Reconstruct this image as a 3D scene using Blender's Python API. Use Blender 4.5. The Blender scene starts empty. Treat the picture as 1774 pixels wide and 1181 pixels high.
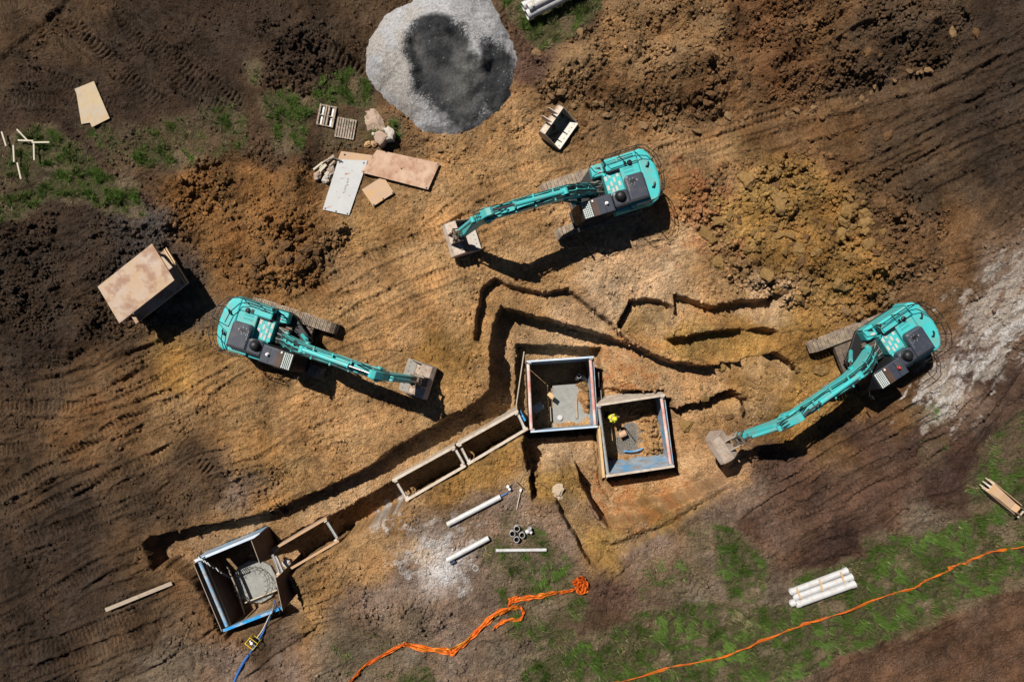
import bpy, math, random
import numpy as np
from mathutils import Vector, Matrix

random.seed(11)
rng = np.random.default_rng(11)
SC = bpy.context.scene
COL = SC.collection

# ------------------------------------------------------------------ camera, sky, sun, exposure
H, S = 39.42, 30.0            # drone height in metres, photo pixels per metre at ground level
cam_d = bpy.data.cameras.new("camera"); cam = bpy.data.objects.new("camera", cam_d); COL.objects.link(cam)
cam.location = (0, 0, H); cam_d.lens = 24; cam_d.sensor_width = 36
cam_d.clip_start = 0.5; cam_d.clip_end = 3000
SC.camera = cam

SUNV = Vector((0.46, -0.51, -1.0))          # shadows fall to the lower right
world = bpy.data.worlds.new("World"); SC.world = world; world.use_nodes = True
wn = world.node_tree.nodes; wl = world.node_tree.links
sky = wn.new("ShaderNodeTexSky"); sky.sky_type = 'NISHITA'; sky.sun_disc = False
sky.air_density = 0.35; sky.dust_density = 0.2
sky.sun_elevation = math.atan2(1.0, math.hypot(SUNV.x, SUNV.y))
sky.sun_rotation = math.atan2(-SUNV.x, -SUNV.y)
wn["Background"].inputs["Strength"].default_value = 0.05
wl.new(sky.outputs["Color"], wn["Background"].inputs["Color"])
sun_d = bpy.data.lights.new("sun", 'SUN'); sun_d.energy = 5.0; sun_d.angle = math.radians(0.5)
sun_d.color = (1.0, 0.95, 0.87)
sun = bpy.data.objects.new("sun", sun_d); COL.objects.link(sun)
sun.rotation_euler = SUNV.to_track_quat('-Z', 'Y').to_euler(); sun.location = (-20, 22, 44)
SC.view_settings.view_transform = 'Standard'; SC.view_settings.look = 'None'
SC.view_settings.exposure = 0.26
SC.cycles.diffuse_bounces = 1; SC.view_settings.gamma = 1.0
SC.view_settings.use_curve_mapping = False

def P(px, py, z=0.0):
    s = (H - z) / H / S
    return ((px - 887.0) * s, (590.5 - py) * s)
def P3(px, py, z=0.0):
    x, y = P(px, py, z); return Vector((x, y, z))

# ------------------------------------------------------------------ materials
def mat(name, col, rough=0.6, metal=0.0, col2=None, scale=3.0, amount=0.5, bump=0.0, bscale=30.0,
        dirt=None, dscale=1.5, damount=0.3, spec=0.4, vcol=None, stretch=None):
    m = bpy.data.materials.new(name); m.use_nodes = True
    nt = m.node_tree; n = nt.nodes; l = nt.links
    b = n["Principled BSDF"]
    b.inputs["Roughness"].default_value = rough; b.inputs["Metallic"].default_value = metal
    b.inputs["Specular IOR Level"].default_value = spec
    tc = n.new("ShaderNodeTexCoord"); vec = tc.outputs["Object"]
    if stretch:
        mp = n.new("ShaderNodeMapping"); mp.inputs["Scale"].default_value = stretch
        l.new(vec, mp.inputs["Vector"]); vec = mp.outputs["Vector"]
    if vcol:
        a = n.new("ShaderNodeAttribute"); a.attribute_name = vcol; cur = a.outputs["Color"]
    else:
        rgb = n.new("ShaderNodeRGB"); rgb.outputs[0].default_value = (*col, 1); cur = rgb.outputs[0]
    geo = n.new("ShaderNodeNewGeometry")
    def layer(cur, c2, sc, lo, hi, amt, vec=vec):
        t = n.new("ShaderNodeTexNoise"); t.inputs["Scale"].default_value = sc; t.inputs["Detail"].default_value = 6
        t.inputs["Roughness"].default_value = 0.65
        l.new(vec, t.inputs["Vector"])
        r = n.new("ShaderNodeMapRange"); r.inputs[1].default_value = lo; r.inputs[2].default_value = hi
        r.inputs[3].default_value = 0; r.inputs[4].default_value = amt
        l.new(t.outputs["Fac"], r.inputs[0])
        mx = n.new("ShaderNodeMix"); mx.data_type = 'RGBA'
        l.new(r.outputs[0], mx.inputs[0]); l.new(cur, mx.inputs[6]); mx.inputs[7].default_value = (*c2, 1)
        return mx.outputs[2]
    if col2: cur = layer(cur, col2, scale, 0.35, 0.65, amount)
    if dirt: cur = layer(cur, dirt, dscale, 0.48, 0.62, damount, geo.outputs["Position"])
    l.new(cur, b.inputs["Base Color"])
    if bump:
        t = n.new("ShaderNodeTexNoise"); t.inputs["Scale"].default_value = bscale; t.inputs["Detail"].default_value = 4
        l.new(vec, t.inputs["Vector"])
        bp = n.new("ShaderNodeBump"); bp.inputs["Strength"].default_value = 1.0; bp.inputs["Distance"].default_value = bump
        l.new(t.outputs["Fac"], bp.inputs["Height"]); l.new(bp.outputs[0], b.inputs["Normal"])
    return m

DUST = (0.30, 0.21, 0.13)
M = {}
M['teal'] = mat("teal_paint", (0.050, 0.43, 0.435), 0.40, dirt=(0.22, 0.25, 0.20), dscale=1.7, damount=0.45, col2=(0.07, 0.50, 0.50), scale=1.2)
M['teal_d'] = mat("teal_paint_worn", (0.035, 0.38, 0.385), 0.42, dirt=DUST, dscale=2.0, damount=0.35, col2=(0.05, 0.47, 0.45), scale=3)
M['navy'] = mat("dark_grey_paint", (0.035, 0.042, 0.06), 0.42, dirt=DUST, dscale=2.0, damount=0.10, col2=(0.05, 0.058, 0.08), scale=4, stretch=(1, 5, 1))
M['black'] = mat("black_paint", (0.012, 0.012, 0.013), 0.5)
M['rubber'] = mat("black_rubber", (0.015, 0.015, 0.016), 0.7)
M['grip'] = mat("grip_strip", (0.50, 0.50, 0.47), 0.9, col2=(0.62, 0.40, 0.36), scale=2.0, amount=0.6, bump=0.003, bscale=90)
M['glass'] = mat("cab_glass", (0.012, 0.014, 0.018), 0.25, spec=0.15)
M['roofglass'] = mat("roof_glass", (0.62, 0.68, 0.66), 0.25, col2=(0.45, 0.52, 0.47), scale=2.5, amount=0.6)
M['white'] = mat("white_plastic", (0.78, 0.78, 0.76), 0.4)
M['red'] = mat("red_plastic", (0.35, 0.03, 0.02), 0.35)
M['chrome'] = mat("chrome_rod", (0.30, 0.29, 0.28), 0.25, metal=0.9)
M['track'] = mat("track_steel", (0.20, 0.165, 0.135), 0.62, metal=0.25, col2=(0.42, 0.32, 0.22), scale=2.2, amount=0.8, dirt=(0.12, 0.07, 0.045), dscale=4, damount=0.6)
M['frame'] = mat("undercarriage_steel", (0.05, 0.045, 0.04), 0.7, col2=(0.22, 0.15, 0.10), scale=2.5, amount=0.8)
M['bucket'] = mat("bucket_steel", (0.38, 0.31, 0.25), 0.6, metal=0.15, col2=(0.50, 0.42, 0.35), scale=1.6, amount=0.8, dirt=(0.24, 0.12, 0.06), dscale=2.6, damount=0.5)
M['bucket_in'] = mat("worn_bright_steel", (0.38, 0.36, 0.33), 0.5, metal=0.2, col2=(0.33, 0.28, 0.23), scale=3.0, amount=0.7)
M['hose'] = mat("hydraulic_hose", (0.02, 0.035, 0.035), 0.5)
M['pipe_t'] = mat("teal_pipe", (0.06, 0.45, 0.43), 0.35)
M['pvc'] = mat("white_pvc", (0.52, 0.52, 0.525), 0.45, col2=(0.44, 0.44, 0.44), scale=2.0, amount=0.5, dirt=(0.40, 0.33, 0.26), dscale=3.5, damount=0.5)
M['pvc_in'] = mat("pipe_inside", (0.20, 0.20, 0.20), 0.6)
M['timber'] = mat("weathered_timber", (0.40, 0.32, 0.24), 0.8, col2=(0.26, 0.20, 0.15), scale=2.5, amount=0.8, stretch=(1, 8, 1))
M['timber_n'] = mat("new_pine", (0.62, 0.42, 0.22), 0.7, col2=(0.50, 0.32, 0.15), scale=2.5, amount=0.7)
M['timber_p'] = mat("pale_stake_timber", (0.52, 0.46, 0.36), 0.7, col2=(0.40, 0.33, 0.23), scale=3, amount=0.5)
M['pallet'] = mat("pallet_timber", (0.27, 0.21, 0.165), 0.85, col2=(0.40, 0.32, 0.25), scale=2.0, amount=0.9, dirt=(0.10, 0.07, 0.05), dscale=5, damount=0.6)
M['ply'] = mat("plywood", (0.44, 0.33, 0.18), 0.7, col2=(0.37, 0.32, 0.27), scale=0.9, amount=0.9, dirt=(0.42, 0.26, 0.10), dscale=3, damount=0.5)
M['plate_r'] = mat("rusty_plate", (0.35, 0.20, 0.12), 0.65, metal=0.1, col2=(0.50, 0.35, 0.25), scale=1.1, amount=0.9, dirt=(0.26, 0.11, 0.06), dscale=2.4, damount=0.65)
M['plate_t'] = mat("tan_rust_plate", (0.44, 0.29, 0.17), 0.65, col2=(0.40, 0.26, 0.18), scale=1.5, amount=0.9, dirt=(0.48, 0.27, 0.08), dscale=2.0, damount=0.6)
M['plate_w'] = mat("white_road_plate", (0.43, 0.43, 0.43), 0.55, col2=(0.36, 0.36, 0.36), scale=1.4, amount=0.7, dirt=(0.40, 0.24, 0.17), dscale=3.4, damount=0.0)
M['stain'] = mat("rust_stain", (0.38, 0.21, 0.15), 0.7)
M['ink'] = mat("faded_ink", (0.16, 0.16, 0.17), 0.7)
M['boxplate'] = mat("trench_sheet_rust", (0.38, 0.25, 0.14), 0.6, metal=0.1, col2=(0.40, 0.32, 0.27), scale=0.9, amount=1.0, dirt=(0.24, 0.12, 0.07), dscale=1.3, damount=0.8)
M['boxpale'] = mat("trench_box_pale", (0.56, 0.50, 0.43), 0.6, col2=(0.46, 0.36, 0.27), scale=1.6, amount=0.8, dirt=(0.30, 0.20, 0.12), dscale=3, damount=0.4)
M['boxblue'] = mat("worn_blue_paint", (0.10, 0.33, 0.58), 0.5, col2=(0.42, 0.45, 0.46), scale=1.3, amount=1.0, dirt=(0.30, 0.22, 0.15), dscale=2.2, damount=0.7)
M['blue'] = mat("bright_blue_paint", (0.02, 0.28, 0.62), 0.45, dirt=(0.50, 0.48, 0.44), dscale=2.0, damount=0.7)
M['bluewhite'] = mat("pale_blue_edge", (0.60, 0.64, 0.68), 0.5, col2=(0.35, 0.50, 0.68), scale=1.2, amount=0.8)
M['redwhite'] = mat("red_white_worn", (0.55, 0.20, 0.16), 0.6, col2=(0.66, 0.60, 0.54), scale=1.0, amount=1.0, stretch=(1, 1, 1))
M['greysteel'] = mat("grey_galvanised", (0.40, 0.41, 0.40), 0.5, metal=0.3, col2=(0.30, 0.34, 0.36), scale=2, amount=0.8, dirt=(0.30, 0.20, 0.13), dscale=3, damount=0.5)
M['sheet'] = mat("brown_steel_sheet", (0.055, 0.030, 0.022), 0.6, col2=(0.09, 0.05, 0.035), scale=1.5, amount=0.8)
M['edge'] = mat("bare_sheet_edge", (0.30, 0.24, 0.19), 0.6)
M['conc'] = mat("concrete", (0.30, 0.30, 0.28), 0.85, col2=(0.22, 0.215, 0.20), scale=3.0, amount=0.9, bump=0.01, bscale=40)
M['concrub'] = mat("rubble_concrete", (0.52, 0.47, 0.42), 0.9, col2=(0.40, 0.33, 0.27), scale=3, amount=0.9, bump=0.02, bscale=18)
M['stone'] = mat("pinkish_stone", (0.42, 0.31, 0.24), 0.9, col2=(0.33, 0.23, 0.17), scale=3, amount=0.9, bump=0.02, bscale=18)
M['rebar'] = mat("reinforcing_steel", (0.04, 0.03, 0.025), 0.7)
M['orange'] = mat("orange_mesh", (0.85, 0.14, 0.015), 0.6, col2=(0.80, 0.24, 0.02), scale=3.0, amount=0.8, dirt=(0.45, 0.10, 0.02), dscale=5, damount=0.5)
M['orange_y'] = mat("yellow_orange_mesh", (0.75, 0.36, 0.03), 0.6, col2=(0.80, 0.22, 0.02), scale=3.0, amount=0.8)
M['bluehose'] = mat("blue_layflat_hose", (0.02, 0.10, 0.33), 0.5, col2=(0.05, 0.16, 0.42), scale=4, amount=0.7)
M['yellow'] = mat("yellow_paint", (0.72, 0.52, 0.03), 0.45)
M['hivis'] = mat("hi_vis_yellow", (0.62, 0.66, 0.02), 0.7)
M['denim'] = mat("dark_blue_cloth", (0.04, 0.055, 0.09), 0.85)
M['skin'] = mat("skin", (0.42, 0.24, 0.16), 0.6)
M['bag'] = mat("sandbag_cloth", (0.44, 0.35, 0.25), 0.9, col2=(0.36, 0.27, 0.18), scale=5, amount=0.8, bump=0.015, bscale=14)
M['clay'] = mat("terracotta", (0.48, 0.30, 0.19), 0.8)
M['sand'] = mat("pit_soil", (0.36, 0.20, 0.10), 0.95, col2=(0.26, 0.13, 0.06), scale=2.5, amount=0.9, bump=0.04, bscale=9)

# ------------------------------------------------------------------ mesh builder
def new_obj(name, me, parent=None):
    o = bpy.data.objects.new(name, me); COL.objects.link(o)
    if parent: o.parent = parent
    return o

class MB:
    """collects verts and faces in a thing's local frame (optionally mirrored in y)"""
    def __init__(self, mir=1):
        self.v = []; self.f = []; self.mir = mir
    def add(self, vs, fs):
        k = len(self.v)
        self.v += [tuple(p) for p in vs]
        self.f += [tuple(i + k for i in q) for q in fs]
        return self
    def box(self, x0, x1, y0, y1, z0, z1, M4=None):
        vs = [Vector((x, y, z)) for z in (z0, z1) for y in (y0, y1) for x in (x0, x1)]
        if M4: vs = [M4 @ p for p in vs]
        return self.add(vs, [(0, 2, 3, 1), (4, 5, 7, 6), (0, 1, 5, 4), (2, 6, 7, 3), (0, 4, 6, 2), (1, 3, 7, 5)])
    def beam(self, p0, p1, w, h, up=(0, 0, 1)):
        p0 = Vector(p0); p1 = Vector(p1); d = (p1 - p0); L = d.length; d.normalize()
        up = Vector(up)
        if abs(d.dot(up)) > 0.98: up = Vector((1, 0, 0))
        s = d.cross(up).normalized(); u = s.cross(d).normalized()
        M4 = Matrix((( d.x, s.x, u.x, p0.x), (d.y, s.y, u.y, p0.y), (d.z, s.z, u.z, p0.z), (0, 0, 0, 1)))
        return self.box(0, L, -w / 2, w / 2, -h / 2, h / 2, M4)
    def tube(self, pts, r, n=8, r2=None, cap=True):
        pts = [Vector(p) for p in pts]; k = len(pts); vs = []; fs = []
        for i, p in enumerate(pts):
            a = pts[max(i - 1, 0)]; b = pts[min(i + 1, k - 1)]
            d = (b - a).normalized()
            up = Vector((0, 0, 1)) if abs(d.z) < 0.9 else Vector((1, 0, 0))
            s = d.cross(up).normalized(); u = s.cross(d).normalized()
            rr = r if r2 is None else r + (r2 - r) * i / max(k - 1, 1)
            for j in range(n):
                t = 2 * math.pi * j / n
                vs.append(p + s * math.cos(t) * rr + u * math.sin(t) * rr)
        for i in range(k - 1):
            for j in range(n):
                fs.append((i * n + j, i * n + (j + 1) % n, (i + 1) * n + (j + 1) % n, (i + 1) * n + j))
        if cap:
            fs.append(tuple(range(n))[::-1]); fs.append(tuple((k - 1) * n + j for j in range(n)))
        return self.add(vs, fs)
    def pipe(self, p0, p1, r, t, n=20):
        """hollow pipe"""
        p0 = Vector(p0); p1 = Vector(p1); d = (p1 - p0).normalized()
        up = Vector((0, 0, 1)) if abs(d.z) < 0.9 else Vector((1, 0, 0))
        s = d.cross(up).normalized(); u = s.cross(d).normalized(); vs = []; fs = []
        for (p, rr) in ((p0, r), (p1, r), (p1, r - t), (p0, r - t)):
            for j in range(n):
                a = 2 * math.pi * j / n
                vs.append(p + s * math.cos(a) * rr + u * math.sin(a) * rr)
        for q in range(4):
            for j in range(n):
                fs.append((q * n + j, q * n + (j + 1) % n, ((q + 1) % 4) * n + (j + 1) % n, ((q + 1) % 4) * n + j))
        return self.add(vs, fs)
    def prism_xz(self, poly, y0, y1):
        k = len(poly)
        vs = [(x, y0, z) for x, z in poly] + [(x, y1, z) for x, z in poly]
        fs = [tuple(range(k)), tuple(range(k, 2 * k))[::-1]]
        fs += [(i, i + k, (i + 1) % k + k, (i + 1) % k) for i in range(k)]
        return self.add(vs, fs)
    def prism_xy(self, poly, z0, z1, inset=0.0, zi=0.0):
        k = len(poly)
        vs = [(x, y, z0) for x, y in poly] + [(x, y, z1) for x, y in poly]
        fs = [tuple(range(k))[::-1]]
        fs += [(i, (i + 1) % k, (i + 1) % k + k, i + k) for i in range(k)]
        if inset:
            cx = sum(p[0] for p in poly) / k; cy = sum(p[1] for p in poly) / k
            for x, y in poly:
                d = math.hypot(x - cx, y - cy) or 1; q = max(0.0, (d - inset * 1.3) / d)
                vs.append((cx + (x - cx) * q, cy + (y - cy) * q, z1 + zi))
            fs += [(i + k, (i + 1) % k + k, (i + 1) % k + 2 * k, i + 2 * k) for i in range(k)]
            fs.append(tuple(range(2 * k, 3 * k)))
        else:
            fs.append(tuple(range(k, 2 * k)))
        return self.add(vs, fs)
    def lathe(self, c, prof, n=16, axis='z'):
        vs = []; fs = []; k = len(prof)
        for r, z in prof:
            for j in range(n):
                a = 2 * math.pi * j / n; x, y = r * math.cos(a), r * math.sin(a)
                vs.append((c[0] + x, c[1] + y, c[2] + z) if axis == 'z' else (c[0] + x, c[1] + z, c[2] + y))
        for i in range(k - 1):
            for j in range(n):
                fs.append((i * n + j, i * n + (j + 1) % n, (i + 1) * n + (j + 1) % n, (i + 1) * n + j))
        fs.append(tuple(range(n))[::-1]); fs.append(tuple((k - 1) * n + j for j in range(n)))
        return self.add(vs, fs)
    def build(self, name, m, parent=None, bevel=0.0, smooth=False, off=None):
        v = self.v
        if off is not None: v = [(p[0] - off[0], p[1] - off[1], p[2] - off[2]) for p in v]
        f = self.f
        if self.mir < 0:
            v = [(p[0], -p[1], p[2]) for p in v]; f = [q[::-1] for q in f]
        me = bpy.data.meshes.new(name); me.from_pydata(v, [], f); me.materials.append(m)
        if smooth:
            me.polygons.foreach_set("use_smooth", [True] * len(me.polygons))
            try: me.set_sharp_from_angle(angle=math.radians(40))
            except Exception: pass
        o = new_obj(name, me, parent)
        if bevel:
            b = o.modifiers.new("bevel", 'BEVEL'); b.width = bevel; b.segments = 2; b.limit_method = 'ANGLE'
        return o

def tag(o, label, cat, group=None, kind=None):
    o['label'] = label; o['category'] = cat
    if group: o['group'] = group
    if kind: o['kind'] = kind
    return o
def thing(name, label, cat, loc=(0, 0, 0), rotz=0.0, group=None):
    o = new_obj(name, None); o.location = loc; o.rotation_euler = (0, 0, rotz)
    o.empty_display_size = 0.2
    return tag(o, label, cat, group)
def dup_tree(o, parent=None):
    c = o.copy(); COL.objects.link(c)
    if parent: c.parent = parent
    for ch in list(o.children): dup_tree(ch, c)
    return c
# ------------------------------------------------------------------ terrain: noise helpers
_T = np.random.default_rng(5)
_GA = _T.random((256, 256)).astype(np.float32) * 6.2832
_GX, _GY = np.cos(_GA).ravel(), np.sin(_GA).ravel()
_JX, _JY, _JR = [_T.random(65536).astype(np.float32) for _ in range(3)]
f32 = np.float32
def gnoise(x, y, cell, seed=0):
    x = (x / cell + seed * 37.3).astype(f32); y = (y / cell + seed * 91.7).astype(f32)
    ix = np.floor(x); iy = np.floor(y); fx = x - ix; fy = y - iy
    ix = ix.astype(np.int32); iy = iy.astype(np.int32)
    u = fx * fx * fx * (fx * (fx * 6 - 15) + 10); v = fy * fy * fy * (fy * (fy * 6 - 15) + 10)
    def g(ox, oy):
        k = (((iy + oy) & 255) << 8) | ((ix + ox) & 255)
        return _GX[k] * (fx - ox) + _GY[k] * (fy - oy)
    a = g(0, 0); a = a + (g(1, 0) - a) * u
    b = g(0, 1); b = b + (g(1, 1) - b) * u
    return (a + (b - a) * v) * 1.5
def fbm(x, y, cell, octaves=4, seed=0, gain=0.5):
    s = 0; a = 1.0
    for i in range(octaves):
        s = s + gnoise(x, y, cell / 2 ** i, seed + i) * a; a *= gain
    return s
def clods(x, y, cell, seed=0, keep=0.8):
    """lumpy stones: height in units of the cell, each lump tilted and facetted a little"""
    x = (x / cell + seed * 17.1).astype(f32); y = (y / cell + seed * 53.9).astype(f32)
    ix = np.floor(x).astype(np.int32); iy = np.floor(y).astype(np.int32); out = np.zeros_like(x)
    for oy in (-1, 0, 1):
        for ox in (-1, 0, 1):
            k = (((iy + oy) & 255) << 8) | ((ix + ox) & 255)
            dx = x - (ix + ox + _JX[k]); dy = y - (iy + oy + _JY[k]); q = _JR[k]
            R = 0.22 + 0.48 * q * q
            an = q * 40.0; ca = np.cos(an); sa = np.sin(an)
            ex = (dx * ca + dy * sa); ey = (-dx * sa + dy * ca) * 1.35
            m = np.maximum(np.maximum(np.abs(ex), np.abs(ey)), (np.abs(ex) + np.abs(ey)) * 0.72) / R
            h = np.clip(1.0 - m ** 2.2, 0, 1) * R * (0.9 + 0.5 * (dx * 0.6 - dy * 0.4) / R)
            h = np.where((_JX[k] + _JY[k] * 1.7) % 1.0 < keep, h, 0)
            out = np.maximum(out, h)
    return out
def sstep(a, b, x):
    t = np.clip((x - a) / (b - a), 0, 1); return t * t * (3 - 2 * t)

# ------------------------------------------------------------------ the terrain grid (one sheet, fine in view, coarse to the horizon)
STEP = 0.057
cx = np.arange(-31.6, 31.6, STEP); cy = np.arange(-21.4, 21.4, STEP)
ext = [2, 5, 10, 20, 40, 80, 160, 320, 640]
xs = np.concatenate([[cx[0] - e for e in ext[::-1]], cx, [cx[-1] + e for e in ext]]).astype(f32)
ys = np.concatenate([[cy[0] - e for e in ext[::-1]], cy, [cy[-1] + e for e in ext]]).astype(f32)
NX, NY = len(xs), len(ys)
X, Y = np.meshgrid(xs, ys)
WX = X + 0.07 * gnoise(X, Y, 0.9, 3) + 0.045 * gnoise(X, Y, 0.25, 4)
WY = Y + 0.07 * gnoise(X, Y, 0.9, 5) + 0.045 * gnoise(X, Y, 0.25, 6)

def window(pts, mg):
    a = np.array(pts); x0, y0 = a.min(0) - mg; x1, y1 = a.max(0) + mg
    i0, i1 = np.searchsorted(xs, [x0, x1]); j0, j1 = np.searchsorted(ys, [y0, y1])
    return slice(j0, max(j1, j0 + 1)), slice(i0, max(i1, i0 + 1))
def sdf(pts, mg=1.0, warp=True):
    """signed distance to a world polygon (negative inside), in a window"""
    w = window(pts, mg); x = (WX if warp else X)[w]; y = (WY if warp else Y)[w]
    d2 = np.full(x.shape, 1e9, f32); ins = np.zeros(x.shape, bool); k = len(pts)
    for i in range(k):
        ax, ay = pts[i]; bx, by = pts[(i + 1) % k]
        ex, ey = bx - ax, by - ay; L = ex * ex + ey * ey + 1e-9
        t = np.clip(((x - ax) * ex + (y - ay) * ey) / L, 0, 1)
        d2 = np.minimum(d2, (x - ax - t * ex) ** 2 + (y - ay - t * ey) ** 2)
        c = ((ay > y) != (by > y)) & (x < (bx - ax) * (y - ay) / (by - ay + 1e-12) + ax)
        ins ^= c
    d = np.sqrt(d2); return w, np.where(ins, -d, d)
def smooth_line(pts, n=6):
    """Catmull-Rom through the points"""
    p = [np.array(q, float) for q in pts]; p = [2 * p[0] - p[1]] + p + [2 * p[-1] - p[-2]]; out = []
    for i in range(1, len(p) - 2):
        for k in range(n):
            t = k / n; a, b, c, d = p[i - 1:i + 3]
            out.append(0.5 * (2 * b + (c - a) * t + (2 * a - 5 * b + 4 * c - d) * t * t + (3 * b - a - 3 * c + d) * t ** 3))
    out.append(p[-2]); return [tuple(q) for q in out]
def line_field(pts, mg, warp=False):
    """distance, side and run along a polyline"""
    w = window(pts, mg); x = (WX if warp else X)[w]; y = (WY if warp else Y)[w]
    D = np.full(x.shape, 1e9, f32); T = np.zeros(x.shape, f32); acc = 0.0
    for i in range(len(pts) - 1):
        ax, ay = pts[i]; bx, by = pts[i + 1]; ex, ey = bx - ax, by - ay; L = math.hypot(ex, ey) + 1e-9
        t = np.clip(((x - ax) * ex + (y - ay) * ey) / (L * L), 0, 1)
        dx, dy = x - ax - t * ex, y - ay - t * ey
        d = np.sqrt(dx * dx + dy * dy); s = np.sign(ex * (y - ay) - ey * (x - ax))
        m = d < np.abs(D)
        D = np.where(m, d * np.where(s == 0, 1, s), D); T = np.where(m, acc + t * L, T); acc += L
    return w, D, T, acc
def PP(pts, z=0.0): return [P(a, b, z) for a, b in pts]

# ------------------------------------------------------------------ soil colours: soil kinds by place; dark corner soil also stands in for vignetting
CT = dict(TAN=(.45, .27, .135), TAN2=(.35, .205, .095), OCH=(.36, .205, .078), YEL=(.41, .25, .095), ORA=(.42, .23, .105),
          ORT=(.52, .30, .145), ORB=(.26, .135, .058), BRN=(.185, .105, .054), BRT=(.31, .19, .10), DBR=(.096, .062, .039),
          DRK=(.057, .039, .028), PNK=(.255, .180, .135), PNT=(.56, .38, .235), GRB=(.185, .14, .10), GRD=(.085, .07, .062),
          RED=(.115, .068, .049), RDD=(.07, .041, .031), ROAD=(.135, .078, .050), REB=(.185, .097, .050), WHT=(.50, .47, .44))
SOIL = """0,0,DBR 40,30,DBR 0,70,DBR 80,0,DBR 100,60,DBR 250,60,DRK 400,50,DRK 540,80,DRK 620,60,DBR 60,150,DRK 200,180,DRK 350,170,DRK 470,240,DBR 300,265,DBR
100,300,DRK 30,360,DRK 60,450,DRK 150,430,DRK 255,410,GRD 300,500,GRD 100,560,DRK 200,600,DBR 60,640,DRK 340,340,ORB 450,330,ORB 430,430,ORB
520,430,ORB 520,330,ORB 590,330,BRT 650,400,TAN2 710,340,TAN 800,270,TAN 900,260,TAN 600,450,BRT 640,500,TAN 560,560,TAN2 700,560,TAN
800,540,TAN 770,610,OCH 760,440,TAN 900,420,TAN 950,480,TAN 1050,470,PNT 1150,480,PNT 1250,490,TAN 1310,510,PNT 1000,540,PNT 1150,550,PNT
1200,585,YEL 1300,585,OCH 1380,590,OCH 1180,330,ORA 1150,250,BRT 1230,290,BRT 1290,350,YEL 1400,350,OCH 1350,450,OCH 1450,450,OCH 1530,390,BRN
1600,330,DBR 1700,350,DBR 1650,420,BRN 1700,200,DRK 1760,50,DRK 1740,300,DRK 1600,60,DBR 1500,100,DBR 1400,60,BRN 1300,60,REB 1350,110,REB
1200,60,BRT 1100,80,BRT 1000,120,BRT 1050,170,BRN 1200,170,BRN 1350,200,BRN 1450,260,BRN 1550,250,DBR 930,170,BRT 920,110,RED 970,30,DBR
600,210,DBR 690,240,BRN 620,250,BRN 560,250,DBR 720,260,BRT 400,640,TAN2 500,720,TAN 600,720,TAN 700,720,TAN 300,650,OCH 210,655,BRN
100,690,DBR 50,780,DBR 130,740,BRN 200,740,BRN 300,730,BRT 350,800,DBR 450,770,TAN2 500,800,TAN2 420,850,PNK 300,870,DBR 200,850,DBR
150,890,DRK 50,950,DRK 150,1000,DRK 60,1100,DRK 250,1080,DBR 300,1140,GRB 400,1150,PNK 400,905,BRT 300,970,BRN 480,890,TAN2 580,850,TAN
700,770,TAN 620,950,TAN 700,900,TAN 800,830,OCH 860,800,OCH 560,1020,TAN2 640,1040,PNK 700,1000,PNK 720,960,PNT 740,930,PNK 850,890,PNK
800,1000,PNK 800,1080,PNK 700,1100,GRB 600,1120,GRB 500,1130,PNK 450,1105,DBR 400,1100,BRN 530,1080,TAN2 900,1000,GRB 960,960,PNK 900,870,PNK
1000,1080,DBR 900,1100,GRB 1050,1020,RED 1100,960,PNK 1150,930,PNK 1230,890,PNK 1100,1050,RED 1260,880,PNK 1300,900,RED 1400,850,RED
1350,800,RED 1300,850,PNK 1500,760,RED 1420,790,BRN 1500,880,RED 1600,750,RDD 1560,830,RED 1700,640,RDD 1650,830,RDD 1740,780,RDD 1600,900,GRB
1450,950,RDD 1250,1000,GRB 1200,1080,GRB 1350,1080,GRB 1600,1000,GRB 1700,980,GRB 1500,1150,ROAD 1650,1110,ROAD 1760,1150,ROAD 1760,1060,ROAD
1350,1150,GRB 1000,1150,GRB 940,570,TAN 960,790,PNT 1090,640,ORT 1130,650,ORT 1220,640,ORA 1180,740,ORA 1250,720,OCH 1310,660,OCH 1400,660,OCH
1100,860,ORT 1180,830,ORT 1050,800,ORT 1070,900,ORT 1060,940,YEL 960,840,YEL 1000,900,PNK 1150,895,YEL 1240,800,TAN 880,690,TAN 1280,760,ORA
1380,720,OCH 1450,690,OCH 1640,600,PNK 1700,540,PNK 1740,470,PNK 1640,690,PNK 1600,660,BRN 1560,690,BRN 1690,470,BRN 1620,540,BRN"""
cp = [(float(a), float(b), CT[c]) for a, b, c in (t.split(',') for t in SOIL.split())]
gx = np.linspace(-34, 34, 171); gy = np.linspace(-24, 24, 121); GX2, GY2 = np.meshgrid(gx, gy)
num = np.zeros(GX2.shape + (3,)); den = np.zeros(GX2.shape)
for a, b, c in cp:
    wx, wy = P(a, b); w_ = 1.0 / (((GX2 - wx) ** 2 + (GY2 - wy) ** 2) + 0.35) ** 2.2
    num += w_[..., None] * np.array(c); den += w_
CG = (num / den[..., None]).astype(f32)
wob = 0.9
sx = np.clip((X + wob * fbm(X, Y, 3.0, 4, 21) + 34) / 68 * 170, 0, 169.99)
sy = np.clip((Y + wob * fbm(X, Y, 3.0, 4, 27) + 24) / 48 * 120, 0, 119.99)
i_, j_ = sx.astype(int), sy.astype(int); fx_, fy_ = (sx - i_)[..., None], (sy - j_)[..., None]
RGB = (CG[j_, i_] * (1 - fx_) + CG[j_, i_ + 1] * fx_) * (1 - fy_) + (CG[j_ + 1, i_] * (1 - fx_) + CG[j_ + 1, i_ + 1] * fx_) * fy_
del sx, sy, i_, j_, fx_, fy_
def tint(w, m, c): RGB[w] = RGB[w] * (1 - m[..., None]) + np.array(c, f32) * m[..., None]

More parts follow.
